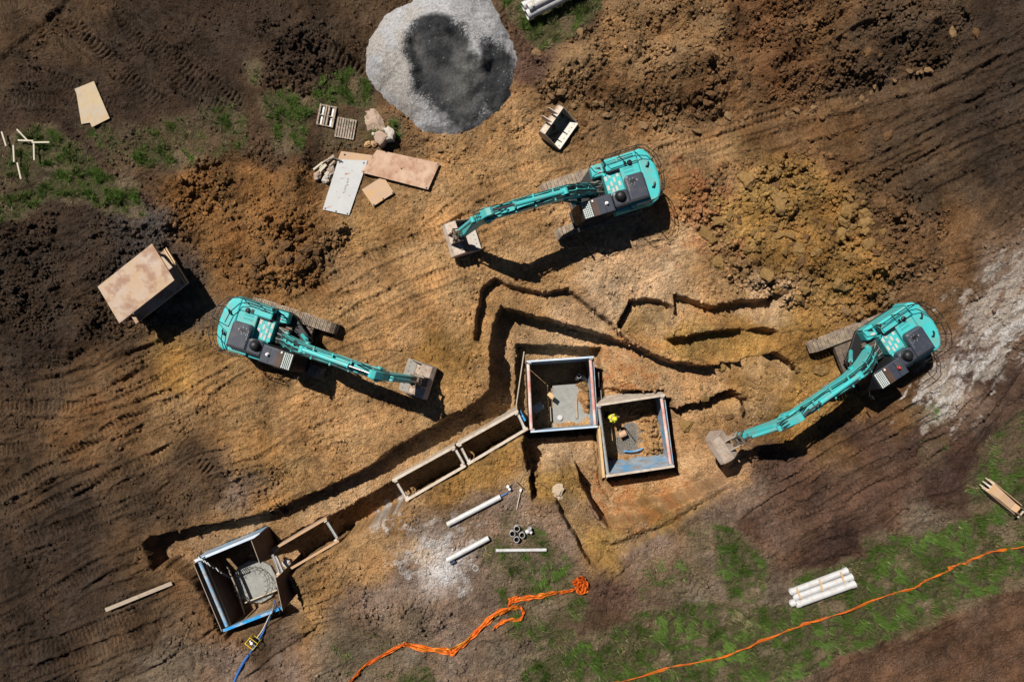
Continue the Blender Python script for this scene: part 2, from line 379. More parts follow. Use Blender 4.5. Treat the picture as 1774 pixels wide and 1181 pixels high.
# ------------------------------------------------------------------ relief
Z = 0.10 * fbm(X, Y, 6.0, 3, 31)
Z += 0.05 * fbm(X, Y, 1.3, 3, 41)
def aniso(x, y, ang, along, across, seed, oc=3):
    c_, s_ = math.cos(math.radians(ang)), math.sin(math.radians(ang)); u = x * c_ + y * s_; v = -x * s_ + y * c_ + .5 * gnoise(x, y, 4.0, seed + 50)
    return fbm(u / along, v / across, 1.0, oc, seed)
_tl = sstep(-6, -14, X - .6 * (Y - 12)) * sstep(6, 11, Y)
_sw = 1 - np.abs(2 * np.clip(.5 + .5 * aniso(X, Y, 25, 6.5, 1.0, 700), 0, 1) - 1)      # sharp-crested ridges left by passing machines
_sw2 = 1 - np.abs(2 * np.clip(.5 + .5 * aniso(X, Y, -48, 5.0, .9, 720), 0, 1) - 1)
Z += (.22 * _sw ** 2 * (1 - _tl) + .24 * _sw2 ** 2 * _tl) * (.4 + .6 * sstep(-7.5, -11.5, X) + .5 * sstep(13, 17, X)) * np.clip(.6 + fbm(X, Y, 5.0, 2, 740), .1, 1.3)
A = np.full(X.shape, 0.30, f32)             # how lumpy the soil is
SM = np.zeros(X.shape, f32)                 # pressed smooth by tracks

HEAPS = [  # outline, height, feather, lumpiness
 ([(915, 95), (1050, 12), (1200, -60), (1600, -60), (1690, 40), (1640, 110), (1500, 160), (1350, 190), (1200, 225), (1090, 215), (1010, 190), (930, 175)], 1.3, 2.6, 0.62),
 ([(1200, 300), (1290, 262), (1420, 268), (1560, 310), (1650, 380), (1640, 470), (1540, 520), (1430, 550), (1330, 520), (1230, 450), (1180, 370)], 0.75, 2.0, 1.05),
 ([(262, 290), (330, 268), (430, 245), (540, 255), (560, 300), (560, 370), (600, 400), (590, 440), (540, 500), (470, 505), (390, 480), (340, 440), (290, 400), (255, 340)], 0.8, 1.6, 0.72),
 ([(-80, 395), (100, 365), (200, 355), (262, 375), (330, 430), (360, 500), (320, 560), (240, 575), (150, 615), (60, 645), (-80, 660)], 0.6, 1.6, 0.66),
 ([(440, 30), (540, 10), (640, 30), (640, 110), (600, 140), (520, 165), (450, 140)], 0.7, 1.8, 0.6),
 ([(1180, 690), (1300, 640), (1380, 620), (1420, 700), (1330, 730), (1230, 760)], 0.15, 0.8, 0.6),
 ([(390, 760), (450, 745), (500, 780), (480, 840), (410, 850), (370, 810)], 0.3, 0.9, 0.5),
 ([(560, 1040), (690, 1000), (800, 1010), (830, 1060), (740, 1110), (600, 1130)], 0.25, 1.2, 0.45),
]
for pl, hh, fe, am in HEAPS:
    w, d = sdf(PP(pl), 1.6)
    d = d + 0.6 * fbm(X[w], Y[w], 2.2, 3, 61)
    m = sstep(0.25, -fe, d)
    Z[w] += hh * m * (0.75 + 0.5 * fbm(X[w], Y[w], 2.6, 3, 71))
    A[w] = np.maximum(A[w], am * sstep(0.55, -0.5, d))
A *= np.where(A > .5, 0.40 + 1.05 * np.clip(0.5 + fbm(X, Y, 3.2, 3, 81), 0, 1), 0.25 + 1.15 * np.clip(0.42 + 1.2 * fbm(X, Y, 2.8, 3, 81), 0, 1))

# crawler tracks pressed into the ground: centre line of one belt, width, depth, tread pitch
TRK = [
 ([(-20, 868), (100, 805), (198, 742), (260, 712), (350, 684)], .34, 1.0), ([(30, 905), (122, 859), (208, 818), (292, 783), (330, 762)], .34, .9),
 ([(-20, 780), (60, 778), (110, 783), (180, 770)], .34, .9), ([(-20, 700), (80, 704), (160, 702), (270, 662), (330, 630)], .34, .8),
 ([(40, 672), (130, 672), (220, 645), (300, 600)], .36, .35), ([(300, 760), (345, 795), (380, 830)], .42, 1.0), ([(262, 815), (300, 860)], .42, .6),
 ([(440, 575), (521, 523), (590, 482), (658, 442), (767, 401), (830, 372)], .36, .8), ([(560, 580), (671, 513), (755, 483), (831, 452), (880, 440)], .36, .8),
 ([(720, 420), (800, 350), (900, 300), (1010, 268)], .34, .6), ([(800, 430), (900, 385), (960, 370)], .34, .6),
 ([(990, 330), (1160, 262), (1340, 205), (1560, 150), (1790, 60)], .36, .8), ([(1150, 300), (1300, 255), (1450, 215), (1600, 170), (1790, 110)], .36, .7),
 ([(1180, 265), (1400, 225), (1620, 155), (1790, 85)], .36, .5), ([(1440, 320), (1560, 260), (1680, 205), (1790, 160)], .36, .7), ([(1520, 330), (1650, 270), (1790, 215)], .36, .7),
 ([(1480, 300), (1600, 240), (1790, 140)], .3, .6), ([(1560, 370), (1680, 310), (1790, 265)], .34, .6),
 ([(1330, 870), (1420, 800), (1520, 745), (1600, 700)], .38, .9), ([(1290, 900), (1380, 850), (1470, 800), (1560, 760), (1640, 730)], .38, .8),
 ([(1330, 930), (1430, 880), (1560, 800), (1640, 740), (1700, 690)], .38, .7), ([(1400, 930), (1520, 850), (1640, 775), (1700, 700), (1770, 600)], .36, .5),
 ([(120, 30), (180, 90), (230, 140), (290, 190)], .40, .9), ([(200, 20), (260, 90), (330, 150), (400, 190)], .40, .8), ([(60, 120), (130, 150), (210, 190)], .36, .8),
 ([(-20, 140), (60, 130), (120, 160), (170, 200)], .36, .7), ([(260, 60), (330, 120), (400, 165), (440, 185)], .36, .8), ([(330, 90), (380, 150), (420, 240)], .4, .5),
 ([(-10, 165), (60, 175), (130, 170)], .36, .7), ([(430, 90), (480, 60), (540, 20)], .36, .6), ([(560, 90), (600, 110), (640, 140)], .36, .7),
 ([(-20, 1090), (60, 1050), (140, 1000), (200, 965)], .40, .9), ([(-20, 1140), (80, 1120), (180, 1085), (300, 1040)], .45, .9), ([(40, 1170), (160, 1130), (300, 1080)], .45, .8),
 ([(0, 960), (90, 920), (200, 880), (280, 860)], .36, .7), ([(620, 560), (760, 500), (830, 480)], .36, .4), ([(520, 640), (640, 600), (700, 590)], .36, .4),
 ([(460, 800), (600, 740), (740, 690), (820, 640)], .36, .35), ([(1020, 470), (1140, 430), (1250, 400)], .36, .4),
 ([(-20, 20), (80, -20)], .4, .4), ([(-10, 80), (110, -10)], .4, .4),
]
TR = []
for pl, hw, st in TRK:
    pts = smooth_line(PP(pl)); w, D, T, L = line_field(pts, 1.0)
    D = D + 0.07 * gnoise(X[w], Y[w], 1.1, 91)
    ad = np.abs(D)
    fade = np.clip(0.92 + 1.0 * gnoise(X[w], Y[w], 1.7, len(TR) + 7), 0, 1) * sstep(0, 0.8, T) * sstep(L, L - 0.8, T) * st
    m = sstep(hw + 0.07, hw - 0.05, ad) * fade
    berm = np.exp(-((ad - hw - 0.13) / 0.11) ** 2) * fade
    ph = (T / 0.27 + 0.25 * gnoise(X[w], Y[w], 2.5, 93)) % 1.0
    tread = 1 - np.exp(-((ph - .5) / .15) ** 2)
    TR.append((w, m, tread, D, hw))
    SM[w] = np.maximum(SM[w], m)
    Z[w] += (berm * 0.13 * (0.4 + 1.2 * np.clip(0.5 + gnoise(X[w], Y[w], 0.5, 95), 0, 1)) - m * 0.06)
A *= 1 - 0.85 * SM
# ground trampled flat where sheets, pallets and pipes lie, and the graded dirt roads at two corners
FLAT = [[(120, 145), (165, 132), (198, 208), (158, 226), (136, 220)], [(548, 370), (580, 265), (640, 255), (655, 250), (770, 280), (745, 335), (690, 335), (645, 362), (610, 380)], [(545, 176), (590, 182), (625, 200), (618, 248), (575, 242), (545, 220)],
        [(1360, 1025), (1470, 980), (1490, 1010), (1375, 1055)], [(765, 905), (865, 850), (880, 865), (780, 920)], [(765, 970), (845, 925), (855, 938), (780, 982)], [(850, 945), (955, 945), (955, 962), (850, 962)]]
for pl in FLAT:
    w, d = sdf(PP(pl), .5); m = sstep(.15, -.15, d); A[w] *= 1 - .95 * m; Z[w] = Z[w] * (1 - m) + float(np.median(Z[w])) * m
for pl in ([(-60, 110), (0, 100), (60, 55), (112, -12), (-60, -40)], [(1400, 1200), (1500, 1150), (1600, 1098), (1700, 1060), (1790, 1020), (1790, 1200)]):
    w, d = sdf(PP(pl), .8); m = sstep(.3, -.3, d); A[w] *= 1 - .8 * m; Z[w] = Z[w] * (1 - .85 * m) + m * .05 * np.sin((X[w] * .55 - Y[w] * .84) * 4.5)

# deep, sharp ruts and cracks
RUTS = [
 ([(1170, 258), (1260, 232), (1345, 205), (1400, 190)], .10, .16), ([(1600, 170), (1700, 120), (1790, 60)], .14, .20), ([(1560, 225), (1650, 190), (1790, 120)], .14, .22),
 ([(1660, 190), (1720, 160), (1790, 140)], .12, .16), ([(1440, 335), (1560, 290), (1640, 250)], .10, .14), ([(1760, 600), (1720, 680), (1660, 740), (1600, 775), (1580, 810), (1520, 840), (1470, 870), (1440, 895)], .20, .30),
 ([(1790, 620), (1730, 700), (1670, 755), (1600, 800)], .12, .18), ([(1400, 840), (1470, 800), (1560, 710)], .06, .12), ([(1324, 850), (1400, 810)], .06, .12),
 ([(1440, 800), (1500, 770), (1580, 735)], .08, .14), ([(0, 110), (60, 60), (110, 20), (130, -10)], .14, .2), ([(40, 665), (90, 655), (150, 640), (230, 612), (290, 590)], .14, .22),
 ([(130, 690), (165, 685), (215, 660), (260, 635)], .16, .26), ([(200, 730), (250, 715), (310, 690)], .10, .16), ([(210, 760), (235, 750), (255, 735)], .14, .2),
 ([(220, 810), (290, 775)], .10, .16), ([(20, 890), (120, 830), (190, 800)], .10, .16), ([(120, 870), (190, 825)], .12, .16),
 ([(300, 620), (340, 600), (380, 590)], .08, .12), ([(520, 660), (640, 610), (700, 610)], .06, .1), ([(1000, 250), (1030, 225), (1050, 215)], .10, .14),
 ([(1500, 300), (1560, 270), (1620, 235)], .09, .13), ([(1280, 905), (1340, 860), (1400, 830)], .08, .12), ([(1060, 1010), (1090, 980), (1120, 965)], .08, .1),
 ([(1690, 545), (1774, 520)], .04, .06), ([(1600, 470), (1660, 455), (1690, 440)], .05, .08), ([(905, 1000), (950, 985)], .05, .08), ([(1700, 1160), (1730, 1140), (1770, 1120)], .05, .08),
 ([(225, 1180), (330, 1120), (380, 1085)], .12, .16), ([(420, 1180), (470, 1140), (540, 1095), (560, 1070)], .10, .14), ([(325, 1120), (340, 1150), (330, 1175)], .16, .2),
]
for pl, dp, hw in RUTS:
    pts = smooth_line(PP(pl)); w, D, T, L = line_field(pts, 0.9, True)
    f = sstep(0, .5, T) * sstep(L, L - .5, T) * np.clip(0.7 + 0.8 * gnoise(X[w], Y[w], 1.4, 97), 0.15, 1)
    Z[w] += f * (-dp * 1.3 * sstep(hw, 0.0, np.abs(D)) + dp * 0.8 * np.exp(-((D - hw * 1.5) / (hw * 0.8)) ** 2))

# lumps and grit
Zs = Z.copy()
Z += A * (0.75 * clods(WX, WY, 1.05, 7, .35) * np.clip(A * 1.8 - .7, 0, 1) + 0.55 * clods(WX, WY, 0.60, 1, .5) * np.clip(A * 1.6, 0, 1) + 0.42 * clods(WX, WY, 0.36, 2, .7) + 0.30 * clods(X, Y, 0.21, 3, .85))
Z += (0.05 + 0.10 * A) * (0.5 * gnoise(X, Y, 0.42, 101) + 0.50 * gnoise(X, Y, 0.20, 102) + 0.50 * gnoise(X, Y, 0.12, 103))
for w, m, tread, D, hw in TR:
    Z[w] = Z[w] + m * (0.19 * tread - 0.11) * (0.75 + 0.6 * np.clip(.5 + gnoise(X[w], Y[w], .6, 104), 0, 1))

# ------------------------------------------------------------------ excavation
def cut(pl, floor, wall=0.16, z0=0.0, rough=0.05, color=None, cm=0.8, wob=1.0, soft=0.0):
    """dig a polygon (photo pixels of its upper edge, at height z0) down to the floor"""
    pts = PP(pl, z0); w, d = sdf(pts, 0.8)
    d = d + wob * (0.05 * gnoise(X[w], Y[w], 0.4, 111) + 0.06 * gnoise(X[w], Y[w], 1.6, 113))
    fl = floor(X[w], Y[w]) if callable(floor) else floor
    fl = fl + rough * fbm(X[w], Y[w], 1.2, 3, 115) + rough * 1.2 * clods(X[w], Y[w], 0.3, 9, .35) + 0.02 * gnoise(X[w], Y[w], 0.16, 117)
    m = sstep(0.02, -wall, d) if not soft else sstep(0.05, -soft, d)
    Z[w] = np.minimum(Z[w], Z[w] * (1 - m) + fl * m)
    if color is not None:
        q = sstep(0.0, -max(wall, .1), d) * cm * np.clip(0.75 + 0.5 * fbm(X[w], Y[w], 1.5, 3, 119), 0, 1)
        tint(w, q, color)
    return w, d

def bench_floor(x, y):     # the long bench falls towards the two big pits
    px = x * S + 887
    return -1.3 - .55 * sstep(560, 800, px) - .75 * sstep(835, 870, px) + 1.25 * sstep(1040, 1120, px) + .35 * sstep(1200, 1360, px)
# upper ledges behind the long cut
cut([(835, 492), (858, 482), (885, 494), (935, 505), (985, 498), (1000, 512), (1060, 560), (1100, 600), (900, 545), (872, 532), (860, 600), (820, 590), (826, 540)], -0.75, .15, color=CT['TAN'], cm=.3)
cut([(1088, 518), (1120, 514), (1150, 522), (1168, 530), (1160, 610), (1110, 595), (1068, 566)], -0.7, .14, color=CT['YEL'], cm=.5)
cut([(1168, 508), (1190, 512), (1230, 530), (1262, 520), (1318, 517), (1350, 500), (1352, 515), (1330, 560), (1300, 570), (1240, 565), (1200, 560), (1168, 545)], -0.95, .16, color=CT['OCH'], cm=.3, soft=.2)
cut([(1152, 585), (1205, 578), (1250, 570), (1330, 566), (1350, 575), (1330, 618), (1240, 632), (1180, 618)], -0.95, .14, color=CT['YEL'], cm=.7)
# main bench
BENCH = [(250, 940), (262, 928), (330, 914), (400, 902), (480, 882), (500, 871), (560, 846), (600, 827), (640, 806), (690, 770), (740, 742), (790, 713), (828, 692), (850, 672), (848, 640), (846, 600), (854, 560), (868, 528),
         (892, 536), (960, 553), (1030, 572), (1085, 592), (1120, 607), (1165, 625), (1215, 633), (1280, 626), (1345, 606), (1390, 640), (1340, 720), (1300, 800), (1230, 850), (1130, 900), (1055, 915), (1040, 902),
         (1010, 850), (1000, 815), (915, 818), (908, 770), (910, 752), (700, 868), (590, 930), (500, 1000), (540, 1080), (480, 1080), (390, 1110), (330, 1000), (290, 975), (265, 990)]
cut(BENCH, bench_floor, .13, rough=.035, color=CT['PNT'], cm=.45)
# ramp rises to the right under the third machine
for (pl, z) in (([(1205, 725), (1280, 695), (1350, 655), (1420, 690), (1330, 760), (1290, 810), (1210, 790)], -0.9),):
    w, d = sdf(PP(pl), 2.5); m = sstep(1.6, -1.6, d)
    Z[w] = np.where(Z[w] < -0.6, Z[w] * (1 - m) + (-0.95 + 0.55 * sstep(8, 17, X[w])) * m, Z[w])
    Z[w] += m * 0.5 * (0.3 * clods(WX[w], WY[w], 0.6, 5, .5) + 0.25 * clods(WX[w], WY[w], 0.32, 6, .7))
# orange shelf right of the first pit, then the lower ground beside the second pit
cut([(1036, 672), (1150, 676), (1156, 706), (1200, 696), (1262, 672), (1290, 690), (1280, 760), (1240, 830), (1150, 870), (1060, 880), (1040, 850), (1030, 760)], -2.75, .13, z0=-1.6, color=CT['ORT'], cm=.25)
w, d = sdf(PP([(1180, 715), (1300, 670), (1330, 720), (1270, 830), (1180, 850)], -2.0), 3.0)
m = sstep(1.2, -1.4, d); Z[w] = np.where(Z[w] < -2.2, Z[w] + m * 0.8, Z[w])
# stepped plateau left of the second pit
cut([(906, 757), (1034, 752), (1036, 850), (1003, 816), (918, 822)], -1.9, .12, z0=-1.0, color=CT['PNT'], cm=.5)
cut([(918, 826), (1000, 812), (1004, 826), (1014, 852), (1042, 915), (1036, 985), (1022, 980), (994, 930), (962, 868), (936, 868), (924, 868)], -0.75, .12, color=CT['YEL'], cm=.55)
cut([(1004, 820), (1018, 850), (1042, 900), (1060, 912), (1060, 880), (1040, 840), (1032, 800)], -2.0, .12, z0=-0.7, color=CT['ORT'], cm=.5)
cut([(1022, 975), (1034, 965), (1020, 930), (1060, 935), (1160, 900), (1240, 850), (1290, 835), (1240, 870), (1130, 940), (1062, 975), (1036, 990)], -0.35, .3, color=CT['YEL'], cm=.6, soft=.5)
# narrow slots left by the bucket
for pl, zz in (([(905, 765), (913, 765), (921, 812), (918, 818), (911, 818)], -1.7), ([(916, 826), (928, 824), (932, 862), (922, 866)], -1.4), ([(1068, 566), (1090, 520), (1098, 524), (1078, 568)], -.9)):
    cut(pl, zz, .08, wob=.4)
# the four pits and the pipe trench
cut([(893, 594), (1046, 602), (1042, 690), (1036, 757), (912, 760), (893, 720)], -4.0, .14, z0=-1.9, rough=.03)
cut([(1034, 694), (1158, 688), (1178, 806), (1178, 822), (1048, 838), (1034, 760)], -3.72, .14, z0=-2.2, rough=.03)
cut([(560, 903), (690, 830), (900, 708), (922, 742), (704, 872), (592, 936)], -3.3, .12, z0=-.9, rough=.05)
cut([(455, 955), (565, 893), (592, 936), (478, 1006)], -3.2, .12, z0=-.7, rough=.05)
cut([(334, 968), (452, 918), (474, 950), (500, 1010), (490, 1056), (388, 1098)], -3.0, .12, z0=-.4, rough=.05)

# soil slumped against the walls inside the two big pits
for qx_, qy_, zz_, rx_, ry_, hh_ in ((1012, 672, -3.8, .35, 1.0, .75), (1020, 700, -3.8, .3, .9, .45), (985, 741, -3.8, 1.3, .32, .5), (1010, 745, -3.8, .9, .35, .4), (1128, 752, -3.6, .62, 1.15, .75), (1136, 775, -3.6, .6, .8, .55), (1105, 800, -3.6, 1.2, .38, .6), (1085, 803, -3.6, .6, .35, .5), (1120, 726, -3.6, .5, .45, .5)):
    ox_, oy_ = P(qx_, qy_, zz_); w = window([(ox_, oy_)], 2.2); q = ((X[w] - ox_) / rx_) ** 2 + ((Y[w] - oy_) / ry_) ** 2
    m = np.exp(-q) * (Z[w] < -2.9); Z[w] += m * hh_ * (.75 + .6 * fbm(X[w], Y[w], .5, 3, 821)) + np.clip(m * 2, 0, 1) * (.35 * clods(X[w], Y[w], .3, 41, .6) + .25 * clods(X[w], Y[w], .16, 43, .8)); tint(w, np.clip(m * 1.6, 0, .8), CT['ORT'])
# the whole ground gets mottling, trench floors included
mott = 0.80 + 0.34 * fbm(X, Y, 2.4, 4, 131) + 0.20 * fbm(X, Y, 0.45, 3, 137)
RGB *= np.clip(mott, 0.45, 1.5)[..., None]
hue = 0.07 * fbm(X, Y, 1.8, 3, 141)
RGB[..., 0] *= 1 + hue; RGB[..., 2] *= 1 - hue
_lum = RGB.mean(-1, keepdims=True); RGB = np.clip(_lum + 1.10 * (RGB - _lum), .008, 1).astype(f32)
# pressed soil and loose lumps
RGB *= (1 + 0.22 * SM)[..., None]
RGB *= (1 - 0.12 * np.clip(A - 0.3, 0, .5))[..., None]
# chalk smears, lime dust, orange veins in the clay floor
def smear(pl, c, thr, cell, mg=1.5, amt=1.0, feather=1.2, seed=150):
    w, d = sdf(PP(pl), mg)
    n = fbm(WX[w], WY[w], cell, 5, seed, .62) - d / feather * 0.5
    tint(w, sstep(thr - .25, thr + .5, n) * amt, c)
def streak(pl, c, ang, thr, along, across, amt, feather, seed):
    w, d = sdf(PP(pl), 2.0); n = aniso(WX[w], WY[w], ang, along, across, seed, 5) + .35 * fbm(WX[w], WY[w], .5, 4, seed + 9, .65) - np.clip(d / feather, -1, 9) * .6
    tint(w, sstep(thr - .15, thr + .35, n) * amt, c)
streak([(1605, 700), (1600, 660), (1660, 580), (1700, 520), (1740, 470), (1790, 420), (1790, 560), (1730, 620), (1680, 660), (1640, 730)], (.42, .37, .32), 50, -.1, 2.2, .6, .60, 1.3, 760)
streak([(1590, 690), (1640, 650), (1690, 600), (1750, 540), (1790, 500), (1790, 545), (1740, 610), (1680, 650), (1630, 720)], (.56, .52, .49), 47, .1, 1.6, .35, .72, .9, 780)
for qx_, qy_, sg, am_ in ((765, 982, .75, .95), (772, 998, .7, .7), (765, 955, 1.1, .35), (745, 1008, .9, .35), (795, 962, .9, .3)):
    ox_, oy_ = P(qx_, qy_); tint((slice(None), slice(None)), np.exp(-((WX - ox_) ** 2 + (WY - oy_) ** 2) / sg ** 2) * am_ * np.clip(.75 + .5 * fbm(X, Y, .5, 3, 160), 0, 1), (.62, .61, .61))
smear([(760, 930), (800, 940), (790, 980), (740, 990), (710, 960)], (.50, .47, .45), 0.05, .9, 1.5, .6, 1.5, 165)
smear([(640, 905), (680, 885), (672, 898), (645, 915)], (.50, .48, .46), -0.1, .5, .6, .7, .6, 170)
smear([(1045, 600), (1110, 610), (1140, 670), (1060, 670)], (.40, .15, .05), 0.15, .7, .6, .55, 2, 175)
smear([(1050, 860), (1150, 870), (1180, 850), (1120, 900), (1050, 900)], (.40, .16, .05), 0.05, .7, 1.0, .6, 1.5, 180)
smear([(1180, 300), (1230, 310), (1240, 400), (1190, 420)], (.34, .13, .06), 0.0, 1.2, 1.5, .5, 2, 185)
smear([(1640, 620), (1680, 560), (1700, 600), (1660, 650)], (.10, .06, .05), 0.1, .5, 1.0, .7, 1, 188)
# green-brown rooty soil under the grass is tinted with the grass masks below

def zat(x, y):
    i = int(np.clip(np.searchsorted(xs, x) - 1, 0, NX - 2)); j = int(np.clip(np.searchsorted(ys, y) - 1, 0, NY - 2))
    fx = (x - xs[i]) / (xs[i + 1] - xs[i]); fy = (y - ys[j]) / (ys[j + 1] - ys[j])
    return float((Z[j, i] * (1 - fx) + Z[j, i + 1] * fx) * (1 - fy) + (Z[j + 1, i] * (1 - fx) + Z[j + 1, i + 1] * fx) * fy)
def zflat(x, y, r=0.5):
    """height something of radius r rests at"""
    i0, i1 = np.searchsorted(xs, [x - r, x + r]); j0, j1 = np.searchsorted(ys, [y - r, y + r])
    q = Z[j0:j1 + 1, i0:i1 + 1]; return float(np.percentile(q, 80))
def G(px, py, r=0.0, dz=0.0):
    """point on the ground seen at a photo pixel"""
    z = 0.0
    for _ in range(4):
        x, y = P(px, py, z); z = zflat(x, y, r) if r else zat(x, y)
    x, y = P(px, py, z + dz); return Vector((x, y, z + dz))

# ------------------------------------------------------------------ grass masks (also tint the soil)
GR = [  # outline, density, dry share, blade length
 ([(858, -10), (1050, -20), (1045, 28), (1000, 62), (945, 92), (915, 75), (885, 30)], 1.0, .10, .26),
 ([(540, 150), (600, 116), (642, 140), (652, 190), (600, 186), (545, 190)], 1.0, .05, .34), ([(450, 165), (500, 155), (548, 185), (545, 205), (525, 262), (480, 255), (462, 205)], .9, .08, .34),
 ([(374, 188), (430, 198), (428, 238), (385, 236)], .95, .1, .34), ([(425, 110), (456, 112), (450, 148), (430, 148)], .8, .2, .3), ([(222, 265), (290, 243), (352, 268), (340, 288), (235, 292)], .8, .3, .32),
 ([(60, 215), (110, 225), (165, 275), (190, 300), (246, 320), (254, 378), (200, 372), (150, 352), (90, 346), (30, 385), (-10, 388), (-10, 340), (60, 325), (100, 300), (30, 270), (20, 235)], .85, .12, .36),
 ([(130, 215), (250, 215), (420, 160), (440, 260), (350, 300), (200, 300)], .28, .5, .26), ([(-10, 240), (60, 240), (80, 320), (-10, 340)], .3, .3, .28),
 ([(672, 200), (698, 205), (700, 240), (680, 250)], .8, .2, .3), ([(560, 210), (660, 190), (690, 250), (640, 262), (560, 262)], .35, .4, .26), ([(470, 245), (540, 245), (530, 275), (480, 270)], .5, .3, .26),
 ([(900, 1190), (905, 1140), (950, 1128), (1010, 1105), (1120, 1058), (1190, 1040), (1290, 1045), (1380, 1045), (1480, 1000), (1520, 950), (1640, 905), (1790, 850), (1790, 1005), (1680, 1045), (1590, 1090), (1450, 1140), (1360, 1190)], .82, .30, .42),
 ([(1230, 905), (1260, 900), (1330, 965), (1325, 1035), (1260, 1045), (1235, 980)], .75, .15, .44), ([(1490, 930), (1560, 920), (1620, 940), (1600, 990), (1500, 1000)], .9, .1, .44),
 ([(1370, 1000), (1500, 955), (1520, 990), (1490, 1050), (1380, 1070)], .95, .08, .36),
 ([(850, 930), (930, 900), (1000, 980), (1010, 1040), (960, 1110), (880, 1110), (850, 1010)], .42, .2, .30), ([(940, 975), (985, 970), (990, 1010), (950, 1020)], .8, .1, .32),
 ([(950, 1030), (1020, 1030), (1010, 1075), (955, 1080)], .7, .1, .34), ([(925, 1080), (1000, 1080), (990, 1130), (930, 1130)], .8, .12, .36), ([(690, 1165), (740, 1150), (770, 1190), (680, 1190)], .9, .2, .36),
 ([(1090, 1060), (1150, 1050), (1160, 1100), (1100, 1110)], .9, .1, .42), ([(1180, 910), (1240, 900), (1230, 960), (1190, 960)], .4, .3, .3), ([(1100, 960), (1220, 960), (1230, 1040), (1100, 1050)], .25, .5, .28),
 ([(1670, 830), (1720, 740), (1790, 690), (1790, 880), (1680, 910)], .45, .3, .34), ([(860, 890), (890, 880), (900, 910), (870, 920)], .5, .1, .26), ([(820, 930), (870, 930), (880, 980), (830, 985)], .35, .1, .26),
 ([(560, 1100), (620, 1080), (700, 1100), (680, 1180), (580, 1170)], .18, .3, .26), ([(1590, 760), (1640, 750), (1640, 800), (1590, 810)], .25, .4, .26), ([(1560, 690), (1640, 690), (1640, 740), (1580, 740)], .2, .4, .24),
]
GM = np.zeros(X.shape, f32)
GN = fbm(X, Y, 1.5, 4, 201)
for pl, de, dry, bl in GR:
    w, d = sdf(PP(pl), 0.8); d = d + .35 * GN[w]
    GM[w] = np.maximum(GM[w], de * sstep(0.25, -0.45, d))
GP = np.clip(GM * (1.1 + 1.9 * GN) + (GM > .7) * .3, 0, 1) * (Z > -0.35) * (GM > .03)
tint((slice(None), slice(None)), np.clip(GM * 1.0, 0, .6) * (Z > -.35), (.175, .135, .08))
tint((slice(None), slice(None)), np.clip(GP * .9 - .1, 0, .75), (.050, .055, .020))

# ------------------------------------------------------------------ build the sheet
def grid_mesh(name, X_, Y_, Z_, rgb, m, keep=None):
    ny, nx = X_.shape; co = np.empty((ny * nx, 3), f32)
    co[:, 0] = X_.ravel(); co[:, 1] = Y_.ravel(); co[:, 2] = Z_.ravel()
    idx = np.arange(ny * nx, dtype=np.int32).reshape(ny, nx)
    q = np.stack([idx[:-1, :-1], idx[:-1, 1:], idx[1:, 1:], idx[1:, :-1]], -1).reshape(-1, 4)
    if keep is not None: q = q[keep.ravel()]
    me = bpy.data.meshes.new(name); me.vertices.add(len(co)); me.vertices.foreach_set("co", co.ravel())
    me.loops.add(q.size); me.loops.foreach_set("vertex_index", q.ravel())
    me.polygons.add(len(q)); me.polygons.foreach_set("loop_start", np.arange(0, q.size, 4, dtype=np.int32))
    me.polygons.foreach_set("loop_total", np.full(len(q), 4, np.int32))
    me.polygons.foreach_set("use_smooth", np.ones(len(q), bool))
    if rgb is not None:
        at = me.attributes.new("soil", 'FLOAT_COLOR', 'POINT'); c4 = np.ones((len(co), 4), f32); c4[:, :3] = rgb.reshape(-1, 3)
        at.data.foreach_set("color", c4.ravel())
    me.update(); me.validate(); me.materials.append(m)
    return new_obj(name, me)
def soil_material(name, attr, speck=1.0, bump=0.03):
    m = mat(name, (1, 1, 1), 0.95, vcol=attr, spec=0.08); nt = m.node_tree; n = nt.nodes; l = nt.links; b = n["Principled BSDF"]
    a = [q for q in n if q.type == 'ATTRIBUTE'][0]; tc = [q for q in n if q.type == 'TEX_COORD'][0]
    t = n.new("ShaderNodeTexNoise"); t.inputs["Scale"].default_value = 7.0; t.inputs["Detail"].default_value = 5; t.inputs["Roughness"].default_value = .75
    l.new(tc.outputs["Object"], t.inputs["Vector"])
    r = n.new("ShaderNodeMapRange"); r.inputs[1].default_value = .3; r.inputs[2].default_value = .7
    r.inputs[3].default_value = 1 - .45 * speck; r.inputs[4].default_value = 1 + .45 * speck
    l.new(t.outputs["Fac"], r.inputs[0])
    v = n.new("ShaderNodeVectorMath"); v.operation = 'SCALE'; l.new(a.outputs["Color"], v.inputs[0]); l.new(r.outputs[0], v.inputs["Scale"])
    l.new(v.outputs[0], b.inputs["Base Color"])
    t2 = n.new("ShaderNodeTexNoise"); t2.inputs["Scale"].default_value = 11.0; t2.inputs["Detail"].default_value = 5; t2.inputs["Roughness"].default_value = .7
    l.new(tc.outputs["Object"], t2.inputs["Vector"])
    vo = n.new("ShaderNodeTexVoronoi"); vo.inputs["Scale"].default_value = 10.0; l.new(tc.outputs["Object"], vo.inputs["Vector"])
    mm = n.new("ShaderNodeMath"); mm.operation = 'MULTIPLY_ADD'; mm.inputs[1].default_value = -.45
    l.new(vo.outputs["Distance"], mm.inputs[0]); l.new(t2.outputs["Fac"], mm.inputs[2])
    bp = n.new("ShaderNodeBump"); bp.inputs["Distance"].default_value = bump * 5; bp.inputs["Strength"].default_value = 1.0
    l.new(mm.outputs[0], bp.inputs["Height"]); l.new(bp.outputs[0], b.inputs["Normal"])
    return m
M['soil'] = soil_material("bare_soil", "soil")
ground = grid_mesh("ground", X, Y, Z, RGB, M['soil']); ground['kind'] = 'structure'
